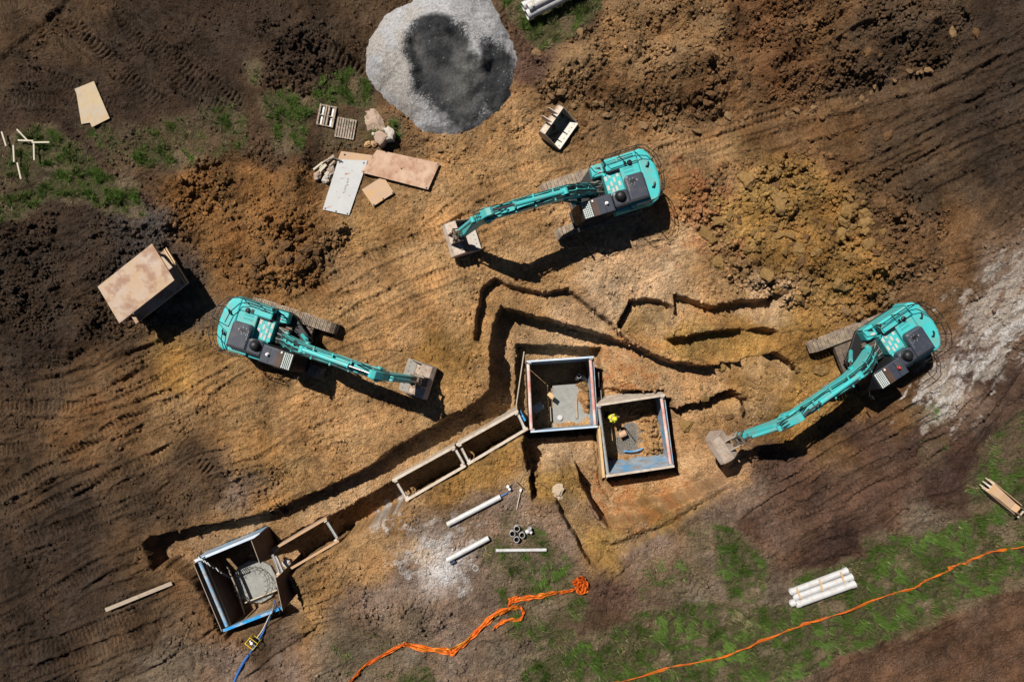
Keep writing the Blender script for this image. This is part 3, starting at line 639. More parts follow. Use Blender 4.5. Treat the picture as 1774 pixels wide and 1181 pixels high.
ground['label'] = "churned brown and tan earth with trenches and track marks"

# ------------------------------------------------------------------ gravel heap
HO = PP([(631, 102), (632, 85), (637, 68), (653, 51), (670, 24), (705, 1), (735, -24), (775, -40), (825, -36), (852, 2), (867, 25), (879, 50), (892, 86), (894, 118), (892, 140), (884, 166), (868, 195), (842, 214), (800, 236), (770, 237), (735, 230), (702, 205), (674, 182), (660, 165), (643, 150), (632, 128)])
HD = PP([(701, 66), (712, 48), (730, 34), (760, 32), (788, 38), (803, 50), (810, 70), (813, 95), (828, 100), (835, 72), (852, 62), (870, 72), (882, 92), (890, 118), (889, 150), (880, 172), (858, 190), (846, 178), (828, 200), (800, 208), (776, 208), (764, 196), (742, 176), (728, 164), (716, 158), (712, 132), (704, 105), (696, 84)], 1.1)
hx = np.arange(-9.2, 0.9, .045).astype(f32); hy = np.arange(11.2, 21.2, .045).astype(f32)
sv = (xs, ys, X, Y, WX, WY)
xs, ys = hx, hy; X, Y = np.meshgrid(hx, hy)
WX = X + .22 * gnoise(X, Y, 1.6, 301) + .05 * gnoise(X, Y, .4, 302); WY = Y + .22 * gnoise(X, Y, 1.6, 303) + .05 * gnoise(X, Y, .4, 304)
_, dO = sdf(HO, 30); _, dD = sdf(HD, 30)
ins = np.clip(-dO, 0, 9)
hz = 2.3 * (1 - np.exp(-ins / 1.9)) - 0.06
pit = sstep(0.15, -1.0, dD + .15 * fbm(X, Y, 1.2, 3, 311))
ridge = np.sin((X * .6 + Y * 1.0) * 2.6 + 1.5 * gnoise(X, Y, 2.0, 313))
hz -= pit * (0.65 + .13 * ridge + .22 * fbm(X, Y, 2.0, 2, 315)) * np.clip(hz, 0, 1.2)
hz += .014 * fbm(X, Y, .35, 3, 317) + .025 * clods(X, Y, .14, 31, .6) + .02 * clods(X, Y, .3, 33, .2) * (1 - pit) + .15 * fbm(X, Y, 2.2, 2, 319) * np.clip(ins, 0, 1)
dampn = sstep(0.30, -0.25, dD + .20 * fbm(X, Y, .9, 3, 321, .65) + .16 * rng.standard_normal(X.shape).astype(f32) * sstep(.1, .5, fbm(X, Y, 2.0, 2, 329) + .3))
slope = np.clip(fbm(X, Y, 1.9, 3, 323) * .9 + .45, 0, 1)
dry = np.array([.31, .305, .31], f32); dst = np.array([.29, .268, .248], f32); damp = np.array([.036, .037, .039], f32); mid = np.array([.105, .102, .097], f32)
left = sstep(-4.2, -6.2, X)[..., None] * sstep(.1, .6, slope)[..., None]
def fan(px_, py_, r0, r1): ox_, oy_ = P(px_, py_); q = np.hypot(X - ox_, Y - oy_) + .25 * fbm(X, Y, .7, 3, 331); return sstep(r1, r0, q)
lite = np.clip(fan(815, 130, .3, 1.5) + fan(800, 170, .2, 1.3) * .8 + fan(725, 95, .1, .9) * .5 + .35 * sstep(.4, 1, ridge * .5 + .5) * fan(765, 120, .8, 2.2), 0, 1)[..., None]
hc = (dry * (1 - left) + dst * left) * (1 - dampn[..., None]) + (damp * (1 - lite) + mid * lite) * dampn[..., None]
spk = rng.random(X.shape).astype(f32)
hc = hc * (0.72 + .56 * spk)[..., None]
hc = np.where(((spk > .9975) & (dampn > .5))[..., None], .25, hc)
HX, HY, hins = X, Y, ins
xs, ys, X, Y, WX, WY = sv
gi = np.searchsorted(xs, hx).clip(0, NX - 1); gj = np.searchsorted(ys, hy).clip(0, NY - 1)
base = Zs[np.ix_(gj, gi)] * 0.5
k = hins > 0.02; keep = k[:-1, :-1] | k[1:, 1:] | k[1:, :-1] | k[:-1, 1:]
M['gravel'] = soil_material("gravel_stone", "soil", .7, .006)
hp = grid_mesh("gravel_heap", HX, HY, base + hz, hc, M['gravel'], keep)
tag(hp, "pale grey gravel heap with a dark damp hollow dug into it", "gravel heap")
# ------------------------------------------------------------------ excavators
def excavator(name_label, loc, heading, mir, tipang, tiplen, pin, brot, bw, und_rot=0.0, group="teal excavators on the site", beacon='white', boom_y=-0.1, grip='grip'):
    root = thing("excavator", name_label, "excavator", loc, math.radians(heading), group)
    if mir < 0: und_rot = -und_rot
    def nb(): return MB(mir)
    def RZ(o, a): o.rotation_euler = (0, 0, math.radians(a)); return o
    # undercarriage
    b = nb(); b.box(-1.3, 1.3, -.55, .55, .45, .9); b.box(-1.6, -.5, -1.1, 1.1, .42, .78); b.box(.5, 1.6, -1.1, 1.1, .42, .78)
    b.lathe((0, 0, .9), [(.75, 0), (.75, .22), (.62, .28)], 28)
    RZ(b.build("car_body", M['frame'], root, .03), und_rot)
    for s in (-1, 1):
        x0, x1, zr = -1.75, 2.37, .47
        per = 2 * (x1 - x0) + 2 * math.pi * zr; n = 54; y0 = s * 1.33
        b = nb()
        for i in range(n):
            d = per * i / n
            if d < x1 - x0: p, a = (x0 + d, zr * 2 + .02), 0.0
            elif d < x1 - x0 + math.pi * zr:
                t = (d - (x1 - x0)) / zr; p, a = (x1 + math.sin(t) * zr, zr + .02 + math.cos(t) * zr), -t
            elif d < 2 * (x1 - x0) + math.pi * zr: p, a = (x1 - (d - (x1 - x0) - math.pi * zr), .02), math.pi
            else:
                t = (d - 2 * (x1 - x0) - math.pi * zr) / zr; p, a = (x0 - math.sin(t) * zr, zr + .02 - math.cos(t) * zr), math.pi - t
            M4 = Matrix.Translation((p[0], y0, p[1])) @ Matrix.Rotation(-a, 4, 'Y')
            w = per / n
            b.box(-w * .46, w * .46, -.3, .3, -.02, .012, M4)
            for gx_ in (-.40, -.02, .36): b.box(w * gx_ - .006, w * gx_ + .014, -.3, .3, .012, .045 if gx_ < 0 else .03, M4)
        tr = b.build("track", M['track'], root); RZ(tr, und_rot)
        b = nb(); b.prism_xz([(x0, .18), (x1, .18), (x1 + .25, .45), (x1, .78), (x0, .78), (x0 - .25, .45)], y0 - .17, y0 + .17); b.build("track_frame", M['frame'], tr, .02)
        for xx, nm in ((x0, "drive_sprocket"), (x1, "idler_wheel")):
            b = nb(); b.lathe((xx, y0, zr), [(.1, -.24), (.38, -.22), (.38, .22), (.1, .24)], 20, 'y'); b.build(nm, M['frame'], tr)
    # upper structure
    b = nb(); b.prism_xy([(-2.4, -1.46), (.1, -1.46), (1.3, -.5), (1.55, -.4), (1.55, 1.42), (-2.4, 1.46)], 1.16, 1.36); b.build("deck_frame", M['black'], root, .02)
    b = nb(); b.prism_xy([(-2.38, 1.49), (-2.62, 1.50), (-2.85, 1.40), (-3.05, 1.1), (-3.2, .6), (-3.25, 0), (-3.2, -.6), (-3.05, -1.1), (-2.85, -1.40), (-2.62, -1.50), (-2.38, -1.49)], 1.2, 2.42, .10, .06)
    b.build("counterweight", M['teal'], root, .05)
    for y in (-.55, .62):
        b = nb(); b.tube([(-2.9, y - .1, 2.49), (-2.85, y - .08, 2.62), (-2.75, y + .08, 2.62), (-2.7, y + .1, 2.49)], .045, 8); b.build("lifting_eye", M['black'], root)
    b = nb(); b.box(-2.37, -.56, -1.47, -.80, 1.37, 2.52); b.build("pump_compartment", M['teal'], root, .07)
    b = nb(); b.box(-2.37, -1.30, -.795, 1.44, 1.37, 2.47); b.build("engine_bay", M['teal'], root, .05)
    b = nb(); b.box(-1.295, -.42, .40, 1.44, 1.37, 2.3); b.build("left_bay", M['teal'], root, .05)
    b = nb()
    for k in range(3): b.box(-1.25 - .0, -.72, -1.32 + k * .09, -1.30 + k * .09, 2.52, 2.53)
    for k in range(2): b.box(-2.2, -1.3, -1.36 + k * .11, -1.335 + k * .11, 2.52, 2.545)
    b.build("panel_seam", M['black'], root)
    b = nb()
    for k in range(11):
        for q in range(2): b.box(-1.52 - k * .05, -1.498 - k * .05, -.74 + q * .07, -.70 + q * .07, 2.468, 2.476)
        for q in range(2): b.box(-1.52 - k * .05, -1.498 - k * .05, -.52 + q * .06, -.49 + q * .06, 2.468, 2.476)
    b.build("vent_slot", M['black'], root)['kind'] = 'stuff'
    b = nb(); b.box(-1.72, -1.58, -1.06, -.84, 2.53, 2.56); b.lathe((-1.9, -.93, 2.50), [(.15, 0), (.13, .08), (.06, .12)], 14); b.build("exhaust_cover", M['black'], root)
    b = nb(); b.box(-1.3, -.36, -.795, .395, 1.37, 2.28); b.build("walkway", M['teal'], root, .02)
    b = nb()
    for q in range(3): b.box(-1.28 + q * .31, -1.265 + q * .31, -.78, .38, 2.281, 2.295)
    b.box(-.60, -.585, -.78, .38, 2.281, 2.30); b.build("walkway_rib", M['teal_d'], root)
    for q, (x, ys_) in enumerate(((-1.12, (-.55, -.05)), (-.90, (-.32, .15)), (-.68, (-.62, -.15, .22)), (-.46, (-.5, 0.02)))):
        for y in ys_:
            b = nb(); b.box(x - .06, x + .06, y - .13, y + .13, 2.283, 2.291); b.build("grip_strip", M[grip], root)
    b = nb(); b.prism_xy([(-.555, -1.48), (-.02, -1.48), (.12, -1.40), (.12, -.80), (-.555, -.80)], 1.3, 2.0); tb = b.build("tool_box", M['teal'], root, .06)
    b = nb(); b.box(-.42, -.18, -1.05, -.92, 2.0, 2.008); b.build("grip_strip", M[grip], tb)
    b = nb(); b.prism_xy([(-.1, -1.30), (-.42, -1.26), (-.42, -1.10)], 2.001, 2.02); b.build("step_recess", M['black'], tb)
    b = nb(); b.box(-.60, -.555, -1.2, -.80, 2.0, 2.5); b.box(-1.28, -.62, -.80, -.74, 2.29, 2.50); b.build("bay_recess", M['black'], root)
    # dark engine hood with the air cleaner housing
    b = nb(); b.prism_xy([(-2.36, 1.20), (-2.36, -.10), (-2.28, -.22), (-1.45, -.24), (-1.34, -.16), (-1.30, .0), (-1.30, 1.20)], 2.475, 2.80, .10, .05); hd = b.build("engine_hood", M['navy'], root, .03)
    b = nb(); b.prism_xy([(-1.295, 1.24), (-1.295, .50), (-1.15, .40), (-.56, .40), (-.44, .52), (-.42, 1.16), (-.5, 1.26)], 2.31, 2.78, .10, .05); b.build("air_cleaner_housing", M['navy'], root, .03)
    b = nb(); b.lathe((-.83, .72, 2.80), [(.31, 0), (.31, .05), (.26, .10), (.25, .24), (.19, .32), (.07, .36)], 24); b.build("air_precleaner", M['black'], root, 0, True)
    b = nb()
    for k in range(22): b.box(-2.33 + k * .085, -2.275 + k * .085, 1.10, 1.22, 2.83 if k < 12 else 2.80, 2.852 if k < 12 else 2.845)
    b.build("hood_grille", M['black'], hd)
    b = nb()
    for x, y in ((-1.72, .0), (-1.55, .02), (-1.6, .28), (-1.78, .26), (-1.72, .36), (-1.48, .34)): b.box(x - .012, x + .012, y - .05, y + .02, 2.848, 2.866)
    b.box(-1.95, -1.90, .10, .18, 2.85, 2.88); b.box(-1.4, -1.385, .05, .62, 2.85, 2.86)
    o = b.build("hood_latch", M['greysteel'], hd); o['kind'] = 'stuff'
    b = nb(); b.box(-1.85, -1.55, .06, .26, 2.852, 2.857); b.build("hood_recess", M['black'], hd)
    b = nb(); b.prism_xz([(-2.36, 1.4), (-.45, 1.4), (-.45, 2.2), (-2.36, 2.4)], 1.445, 1.49); b.build("side_door", M['teal_d'], root, .02)
    b = nb()
    for k in range(12): b.box(-2.1 + k * .07, -2.06 + k * .07, 1.49, 1.495, 1.9, 2.2)
    b.build("side_vent", M['black'], root)
    # cab
    b = nb(); b.prism_xz([(-.34, 1.36), (1.62, 1.36), (1.80, 1.75), (1.42, 3.06), (1.30, 3.13), (-.26, 3.13), (-.34, 3.0)], .47, 1.40); cb = b.build("cab", M['black'], root, .03)
    b = nb(); b.prism_xy([(-.30, .46), (1.30, .46), (1.42, .56), (1.42, 1.32), (1.30, 1.41), (-.30, 1.41)], 3.131, 3.17, .05, .03); b.build("cab_roof", M['navy'], cb, .015)
    b = nb(); b.box(.53, .87, .49, 1.39, 3.201, 3.212); b.build("roof_hatch_cover", M['sheet'], cb)
    b = nb(); b.box(.90, 1.37, .52, 1.36, 3.201, 3.215); rw = b.build("roof_window", M['roofglass'], cb)
    b = nb()
    for k in range(1, 5): b.box(.90 + k * .094 - .009, .90 + k * .094 + .009, .52, 1.36, 3.22, 3.245)
    for k in range(1, 8): b.box(.90, 1.37, .52 + k * .105 - .005, .52 + k * .105 + .005, 3.22, 3.24)
    b.tube([(.88, .50, 3.23), (1.39, .50, 3.23), (1.39, 1.38, 3.23), (.88, 1.38, 3.23), (.88, .50, 3.23)], .02, 6); b.build("roof_guard", M['black'], rw)
    b = nb(); b.prism_xz([(1.66, 1.5), (1.79, 1.76), (1.45, 3.0), (1.43, 3.0), (1.6, 1.6)], .55, 1.32); o = b.build("windscreen", M['glass'], cb); o.location.x = .012
    b = nb(); b.prism_xz([(.1, 1.9), (1.5, 1.9), (1.3, 3.0), (.1, 3.0)], 1.401, 1.412); b.build("side_window", M['glass'], cb)
    b = nb(); b.box(.14, .18, .55, 1.36, 3.20, 3.204); b.box(-.28, 1.38, .9, .91, 3.2, 3.203); b.build("roof_seam", M['black'], cb)
    b = nb(); b.lathe((.06, .92, 3.2), [(.10, 0), (.10, .03), (.075, .05), (.07, .16), (.03, .19)], 16); b.build("beacon", M['white' if beacon == 'white' else 'red'], cb, 0, True)
    b = nb(); b.box(.72, .80, .53, .63, 3.212, 3.26); b.build("roof_lamp", M['white'], cb)
    b = nb(); b.tube([(-.25, 1.43, 2.95), (.6, 1.47, 2.98), (1.3, 1.47, 2.95)], .02, 6); b.tube([(1.62, 1.42, 2.2), (1.78, 1.62, 2.3), (1.82, 1.72, 2.35)], .018, 6); b.build("cab_rail", M['black'], cb)
    b = nb(); b.box(1.76, 1.82, 1.62, 1.84, 2.2, 2.55); b.build("mirror", M['black'], cb)
    b = nb(); b.box(1.45, 1.85, .5, 1.42, 1.22, 1.34); b.build("cab_step", M['black'], cb)
    # hand rails
    r = .024
    def rail(paths, nm="hand_rail"):
        b = nb()
        for p in paths: b.tube(p, r, 6)
        return b.build(nm, M['black'], root)
    zt, zm = 3.45, 3.0
    rail([[(-.58, -1.42, 2.5), (-.58, -1.46, zt), (-2.35, -1.50, zt), (-2.78, -1.34, zt), (-3.15, -.75, zt), (-3.24, -.1, zt), (-3.24, .15, 2.4)],
          [(-.60, -1.44, zm), (-2.35, -1.48, zm), (-2.76, -1.32, zm), (-3.12, -.74, zm), (-3.22, -.1, zm)],
          [(-1.45, -1.45, 2.5), (-1.45, -1.48, zt)], [(-2.35, -1.46, 2.5), (-2.35, -1.5, zt)], [(-3.12, -.74, 2.4), (-3.15, -.75, zt)]])
    rail([[(-3.24, .2, 2.4), (-3.24, .22, zt), (-3.14, .85, zt), (-2.80, 1.38, zt), (-2.4, 1.50, zt), (-1.4, 1.50, zt), (-1.3, 1.5, 2.3)],
          [(-3.22, .22, zm), (-3.12, .84, zm), (-2.78, 1.36, zm), (-2.4, 1.48, zm), (-1.38, 1.48, zm)],
          [(-2.4, 1.46, 2.3), (-2.4, 1.5, zt)], [(-3.12, .84, 2.4), (-3.14, .85, zt)]])
    rail([[(.10, -1.46, 1.5), (.12, -1.5, 2.7), (-.3, -1.5, 2.95), (-.5, -1.46, 2.9), (-.54, -1.42, 2.4)], [(.1, -.85, 1.9), (.08, -.84, 2.5), (-.4, -.84, 2.6), (-.54, -.84, 2.4)]])
    b = nb(); b.tube([(-.5, -1.4, 2.5), (-.5, -1.42, 2.9)], .015, 6); b.lathe((-.46, -1.42, 2.9), [(.07, 0), (.09, .03), (.02, .09)], 12); b.build("mirror", M['black'], root)
    # boom base clutter between cab and tool box
    b = nb(); b.box(-.35, .35, -.72, .36, 1.3, 1.55); b.lathe((-.05, -.2, 1.55), [(.3, 0), (.28, .15), (.1, .2)], 14)
    for y in (-.52, .26): b.box(-.1, .42, y - .06, y + .06, 1.4, 2.15)
    b.build("swing_frame", M['frame'], root, .02)
    b = nb()
    for k in range(9):
        y = -.55 + k * .1
        b = nb(); b.tube([(-.30 + .05 * (k % 3), y, 1.75), (-.1, y + .03, 2.15 + .05 * (k % 2)), (.2, y * .8, 2.4), (.55, y * .7, 2.5)], .026, 6); b.build("hose", M['hose' if k % 3 else 'greysteel'], root)
    # boom
    fx, fz = .30, 2.0; ca, sa = math.cos(math.radians(tipang)), math.sin(math.radians(tipang)); q = tiplen / 6.67
    def bp(u, v): return (fx + u * q * ca - v * sa, fz + u * q * sa + v * ca)
    up = [(-.15, .08), (.0, .22), (.6, .62), (1.4, 1.10), (2.1, 1.36), (2.7, 1.40), (3.2, 1.32), (5.0, .72), (6.5, .20), (6.78, .08)]
    lo = [(6.82, -.06), (6.7, -.18), (6.4, -.20), (5.0, .15), (3.4, .62), (2.7, .68), (2.2, .62), (1.3, .28), (.3, -.18), (-.05, -.14)]
    b = nb(); b.prism_xz([bp(*p) for p in up + lo], boom_y - .27, boom_y + .27)
    bo = b.build("boom", M['teal'], root, .03)
    b = nb()
    for u, v in ((.05, .0), (6.62, 0), (2.45, .95)): x, z = bp(u, v); b = nb(); b.lathe((x, boom_y, z), [(.13, -.40), (.13, .40)], 14, 'y'); b.build("pivot_pin", M['teal_d'], bo)
    b = nb()
    for y, dv, r0, u0, u1 in ((-.275, .12, .030, .2, 6.0), (-.18, .12, .034, .2, 3.4), (.07, .13, .032, .3, 3.0), (.17, .12, .034, .2, 5.2), (.25, .12, .030, .3, 5.9), (-.30, .06, .026, .5, 6.2), (-.24, .10, .03, .3, 6.3), (-.12, .10, .022, .3, 3.0), (.02, .12, .026, .3, 2.9), (.12, .10, .022, .2, 2.8), (.22, .09, .03, .3, 6.1), (.28, .05, .026, .5, 5.8)):
        pts = []
        for k in range(12):
            u = u0 + (u1 - u0) * k / 11
            vu = np.interp(u, [p[0] for p in up], [p[1] for p in up]); x, z = bp(u, vu + dv + .07 + .02 * math.sin(k * 2.1))
            pts.append((x, boom_y + y + .015 * math.sin(k * 1.7 + y * 9), z))
        b = nb(); b.tube(pts, r0, 6); b.build("hydraulic_line", M['hose' if abs(y + .12) < .01 or abs(y - .12) < .01 or dv >= .12 and y != .02 else 'pipe_t'], bo)
    b = nb()
    for k in range(8):
        u0 = 1.5 + .12 * k; y = -.26 + .07 * k; pts = []
        for t in range(7):
            u = u0 + t * .28; vu = np.interp(u, [p[0] for p in up], [p[1] for p in up]); x, z = bp(u, vu + .10 + .10 * math.sin(t * .52 + k))
            pts.append((x, boom_y + y + .05 * math.sin(t * 1.3 + k), z))
        b = nb(); b.tube(pts, .026, 5); b.build("hose", M['hose'], bo)
    for y in (-.24, -.12, .05, .2): 
        pts = []
        for t in range(6):
            x, z = bp(5.6 + t * .36, .55 - .22 * t * .36 + .28 * math.sin(t * .62)); pts.append((x, boom_y + y * 1.1, z))
        b = nb(); b.tube(pts, .028, 5); b.build("hose", M['hose'], bo)
    b = nb()
    for u in (.9, 1.9, 3.3, 4.3, 5.3):
        vu = np.interp(u, [p[0] for p in up], [p[1] for p in up]); x, z = bp(u, vu + .05); b = nb(); b.box(x - .04, x + .04, boom_y - .33, boom_y + .33, z - .03, z + .16); b.build("line_clamp", M['teal_d'], bo)
    for y in (-.46, .46):
        p0 = Vector((1.0, boom_y + y * .9, 1.45)); x, z = bp(2.45, .95); p1 = Vector((x, boom_y + y * .82, z)); mid = p0.lerp(p1, .62)
        b = nb(); b.tube([p0, mid], .115, 14); cy_ = b.build("boom_cylinder", M['teal_d'], root, 0, True)
        b = nb(); b.tube([mid, p1], .055, 12); b.build("piston_rod", M['chrome'], cy_, 0, True)
    # arm
    px_, pz_ = bp(6.62, 0.0); qx, qz = pin; L = math.hypot(qx - px_, qz - pz_); ux, uz = (qx - px_) / L, (qz - pz_) / L; nx, nz = -uz, ux
    def ap(u, v): return (px_ + u * ux + v * nx, pz_ + u * uz + v * nz)
    b = nb(); b.prism_xz([ap(-.95, .22), ap(-.8, .42), ap(-.2, .52), (ap(.6, .55)), ap(1.4, .42), ap(L, .16), ap(L + .12, 0), ap(L, -.14), ap(1.2, -.2), ap(.1, -.28), ap(-.4, -.1), ap(-.9, .06)], boom_y - .2, boom_y + .2)
    ar = b.build("arm", M['teal'], root, .03)
    b = nb(); b.prism_xz([ap(-.25, -.3), ap(.35, -.3), ap(.35, .2), ap(-.25, .2)], boom_y - .335, boom_y - .275); b.prism_xz([ap(-.25, -.3), ap(.35, -.3), ap(.35, .2), ap(-.25, .2)], boom_y + .275, boom_y + .335); b.build("pivot_lug", M['teal'], ar, .02)
    x0, z0 = bp(2.75, 1.62); x1, z1 = ap(-.82, .25); p0 = Vector((x0, boom_y, z0)); p1 = Vector((x1, boom_y, z1)); mid = p0.lerp(p1, .66)
    b = nb(); b.tube([p0, mid], .125, 16); b.lathe((x0, boom_y, z0), [(.15, -.16), (.15, .16)], 14, 'y'); b.tube([mid, mid.lerp(p1, .04)], .15, 16)
    ac = b.build("arm_cylinder", M['teal'], root, 0, True)
    b = nb(); b.tube([mid, p1], .06, 12); b.build("piston_rod", M['chrome'], ac, 0, True)
    b = nb(); x, z = bp(2.75, 1.45)
    for y in (-.17, .12): b.box(x - .18, x + .18, boom_y + y, boom_y + y + .05, z - .2, z + .25)
    b.build("cylinder_bracket", M['teal_d'], bo)
    a0 = ap(.25, .72); a1 = ap(L - .55, .62); p0 = Vector((a0[0], boom_y, a0[1])); p1 = Vector((a1[0], boom_y, a1[1])); mid = p0.lerp(p1, .7)
    b = nb(); b.tube([p0, mid], .10, 14); b.lathe((a0[0], boom_y, a0[1]), [(.12, -.14), (.12, .14)], 12, 'y'); kc = b.build("bucket_cylinder", M['teal'], root, 0, True)
    b = nb(); b.tube([mid, p1], .05, 12); b.build("piston_rod", M['chrome'], kc, 0, True)
    cb_, sb_ = math.cos(math.radians(brot)), math.sin(math.radians(brot))
    def kp(x, z): return (qx + x * cb_ - z * sb_, qz + x * sb_ + z * cb_)
    b = nb(); h1 = kp(.42, .0)
    for y in (-.22, .17): 
        b.beam((a1[0], boom_y + y, a1[1]), (h1[0], boom_y + y, h1[1]), .07, .13); b.beam((a1[0], boom_y + y * 1.2, a1[1]), (*ap(L - .5, .02)[:1], boom_y + y * 1.2, ap(L - .5, .02)[1]), .06, .11)
    b.lathe((a1[0], boom_y, a1[1]), [(.08, -.32), (.08, .32)], 12, 'y'); b.build("bucket_linkage", M['frame'], root, .015)
    b = nb(); hh = [kp(-.14, .14), kp(.52, .14), kp(.58, -.1), kp(.45, -.36), kp(-.05, -.36), kp(-.16, -.1)]
    b.prism_xz(hh, boom_y - .24, boom_y - .18); b.prism_xz(hh, boom_y + .18, boom_y + .24); b.prism_xz([kp(-.1, -.1), kp(.5, -.1), kp(.45, -.25), kp(-.05, -.25)], boom_y - .18, boom_y + .18)
    for x in (0, .42): h = kp(x, 0); b.lathe((h[0], boom_y, h[1]), [(.07, -.36), (.07, .36)], 12, 'y')
    for k in range(5): h = kp(-.1 + k * .14, .18); b.tube([(h[0], boom_y - .3 + .13 * k, h[1]), (kp(.1 + k * .1, .42)[0], boom_y - .2 + .1 * k, kp(.1 + k * .1, .42)[1]), (ap(L - .8, .3)[0], boom_y - .15 + .06 * k, ap(L - .8, .3)[1])], .022, 5)
    b.build("quick_hitch", M['frame'], root, .01)
    bucket_parts(root, nb, lambda x, z: kp(x, z), boom_y, bw, part=True)
    return root

BPROF = [(-.80, -1.44), (-.25, -1.54), (.45, -1.54), (.80, -1.40), (.95, -1.10), (.93, -.80), (.72, -.56), (.10, -.46)]
def bucket_parts(root, nb, kp, yc, bw, part=False, prof=BPROF, th=.035, ear=0.0):
    """shell, cheeks, cutting edge, ears of a mud bucket; profile in the pin's frame"""
    k = len(prof); b = nb(); vs = []; hw = bw / 2
    cen = (sum(p[0] for p in prof) / k, sum(p[1] for p in prof) / k)
    inn = []
    for x, z in prof:
        dx, dz = cen[0] - x, cen[1] - z; d = math.hypot(dx, dz); inn.append((x + dx / d * th, z + dz / d * th))
    for y in (yc - hw, yc + hw):
        for p in prof: x, z = kp(*p); vs.append((x, y, z))
        for p in inn: x, z = kp(*p); vs.append((x, y, z))
    fs = []
    for i in range(k - 1):
        fs += [(i, i + 1, 2 * k + i + 1, 2 * k + i), (k + i, 3 * k + i, 3 * k + i + 1, k + i + 1)]
    for s in (0, k - 1): fs.append((s, k + s, 3 * k + s, 2 * k + s))
    b.add(vs, fs); sh = b.build("bucket", M['bucket'], root)
    for y in (yc - hw - .002, yc + hw - .028):
        b = nb(); b.prism_xz([kp(*p) for p in prof], y, y + .03); b.build("side_plate", M['bucket'], sh)
    b = nb(); x0, z0 = prof[0]; x1, z1 = prof[1]
    d = math.hypot(x1 - x0, z1 - z0); ex, ez = (x1 - x0) / d, (z1 - z0) / d
    o = [(x0 - ex * .05, z0 - ez * .05), (x0 + ex * .52, z0 + ez * .52), (x0 + ex * .52 - ez * .0, z0 + ez * .52 + .05), (x0 - ex * .02, z0 - ez * .02 + .05)]
    b.prism_xz([kp(*p) for p in o], yc - hw + .03, yc + hw - .03); ce = b.build("cutting_edge", M['bucket_in'], sh)
    b = nb()
    for t in range(7):
        y = yc - hw + bw * (t + .7) / 7.4; p = kp(x0 + ex * .16, z0 + ez * .16 + .055); pp = kp(x0 + ex * .16, z0 + ez * .16 + .07)
        b.tube([(p[0], y, p[1]), (pp[0], y, pp[1])], .028, 8)
    b.build("bolt", M['black'], ce)
    b = nb(); e = [kp(x_ + ear * (.6 if z_ > -.3 else .25), z_) for x_, z_ in ((-.12, .1), (.12, .12), (.5, .1), (.62, -.2), (.75, -.56), (.12 + ear * .5, -.46))]
    for y in (-.30, .26): b.prism_xz(e, yc + y, yc + y + .04)
    b.build("mounting_ear", M['bucket'], sh)
    return sh

e1 = excavator("teal excavator nearest the gravel heap, arm reaching left, bucket set on tan earth", (4.80, 8.18, zflat(4.8, 8.2, 2) - .05), 197.5, 1, 24, 6.67, (7.95, 1.58), 0, 1.9, 1)
e2 = excavator("teal excavator above the long trench facing right, bucket resting near the bend of the trench", (-12.72, .18, zflat(-12.7, .2, 2) - .05), -18.0, -1, 24, 6.5, (7.65, 1.58), 0, 1.9, 0, boom_y=-.05)
for _c in list(e2.children):
    if _c.name.split('.')[0] in ('track', 'car_body'): _c.location = (-.32, 0, 0)
e3 = excavator("teal excavator with red beacon on the chalky ground, arm stretched over the pit ramp", (20.02, -.62, zflat(20.0, -.6, 2) - .05), 213.0, 1, 18.5, 6.85, (8.95, 2.0), 60, 1.5, -12, beacon='red', boom_y=-.28)

# ------------------------------------------------------------------ things in world coordinates
def wthing(name, label, cat, loc, group=None): return thing(name, label, cat, tuple(loc), 0, group)
def one(b, name, m, label, cat, loc, group=None, bevel=0.0, smooth=False):
    o = b.build(name, m, None, bevel, smooth, off=loc); o.location = tuple(loc); return tag(o, label, cat, group)
def flat_plate(name, px, m, label, cat, th, lift, group=None, holes=None, tilt=None):
    pts = [G(a, b, .35) for a, b in px]; zz = max(p.z for p in pts) if tilt is None else None
    c = sum((Vector(p) for p in pts), Vector()) / len(pts)
    vs = []; z0 = sorted(p.z for p in pts)[-2] + lift
    top = [P3(a, b, z0 + th + (tilt[i] if tilt else 0)) for i, (a, b) in enumerate(px)]
    b = MB(); k = len(px); low = [p - Vector((0, 0, th)) for p in top]
    b.add(low + top, [tuple(range(k)), tuple(range(k, 2 * k))[::-1]] + [(i, i + k, (i + 1) % k + k, (i + 1) % k) for i in range(k)])
    loc = sum(low, Vector()) / k
    o = one(b, name, m, label, cat, loc, group)
    if holes:
        for (u, v) in holes:
            a = top[0].lerp(top[1], u); d = top[3].lerp(top[2], u) if k == 4 else top[2]; p = a.lerp(d, v) - loc
            h = MB(); h.lathe((p.x, p.y, p.z - .01), [(.055, 0), (.055, .013)], 10); h.build("lifting_hole", M['black'], o)
    return o, top, loc

# loose mud bucket by the first machine
def local_bucket(name, label, cx_, cy_, ang, bw, prof, z, sc=1.0):
    r_ = thing(name, label, "bucket", (cx_, cy_, z), ang); nb = lambda: MB()
    bucket_parts(r_, nb, lambda x, zz: (x * sc, (zz + 1.55) * sc), 0, bw, prof=prof, ear=.75)
    return r_
PL = [(-.72, -1.30), (-.1, -1.53), (.35, -1.54), (.62, -1.38), (.78, -1.05), (.76, -.72), (.66, -.50), (.36, -.42)]
c = G(967, 226, .5)
local_bucket("loose_bucket", "empty mud bucket lying on spoil above the first excavator, mouth facing down right", c.x, c.y, math.radians(-35 + 180), 1.85, PL, c.z - .05)

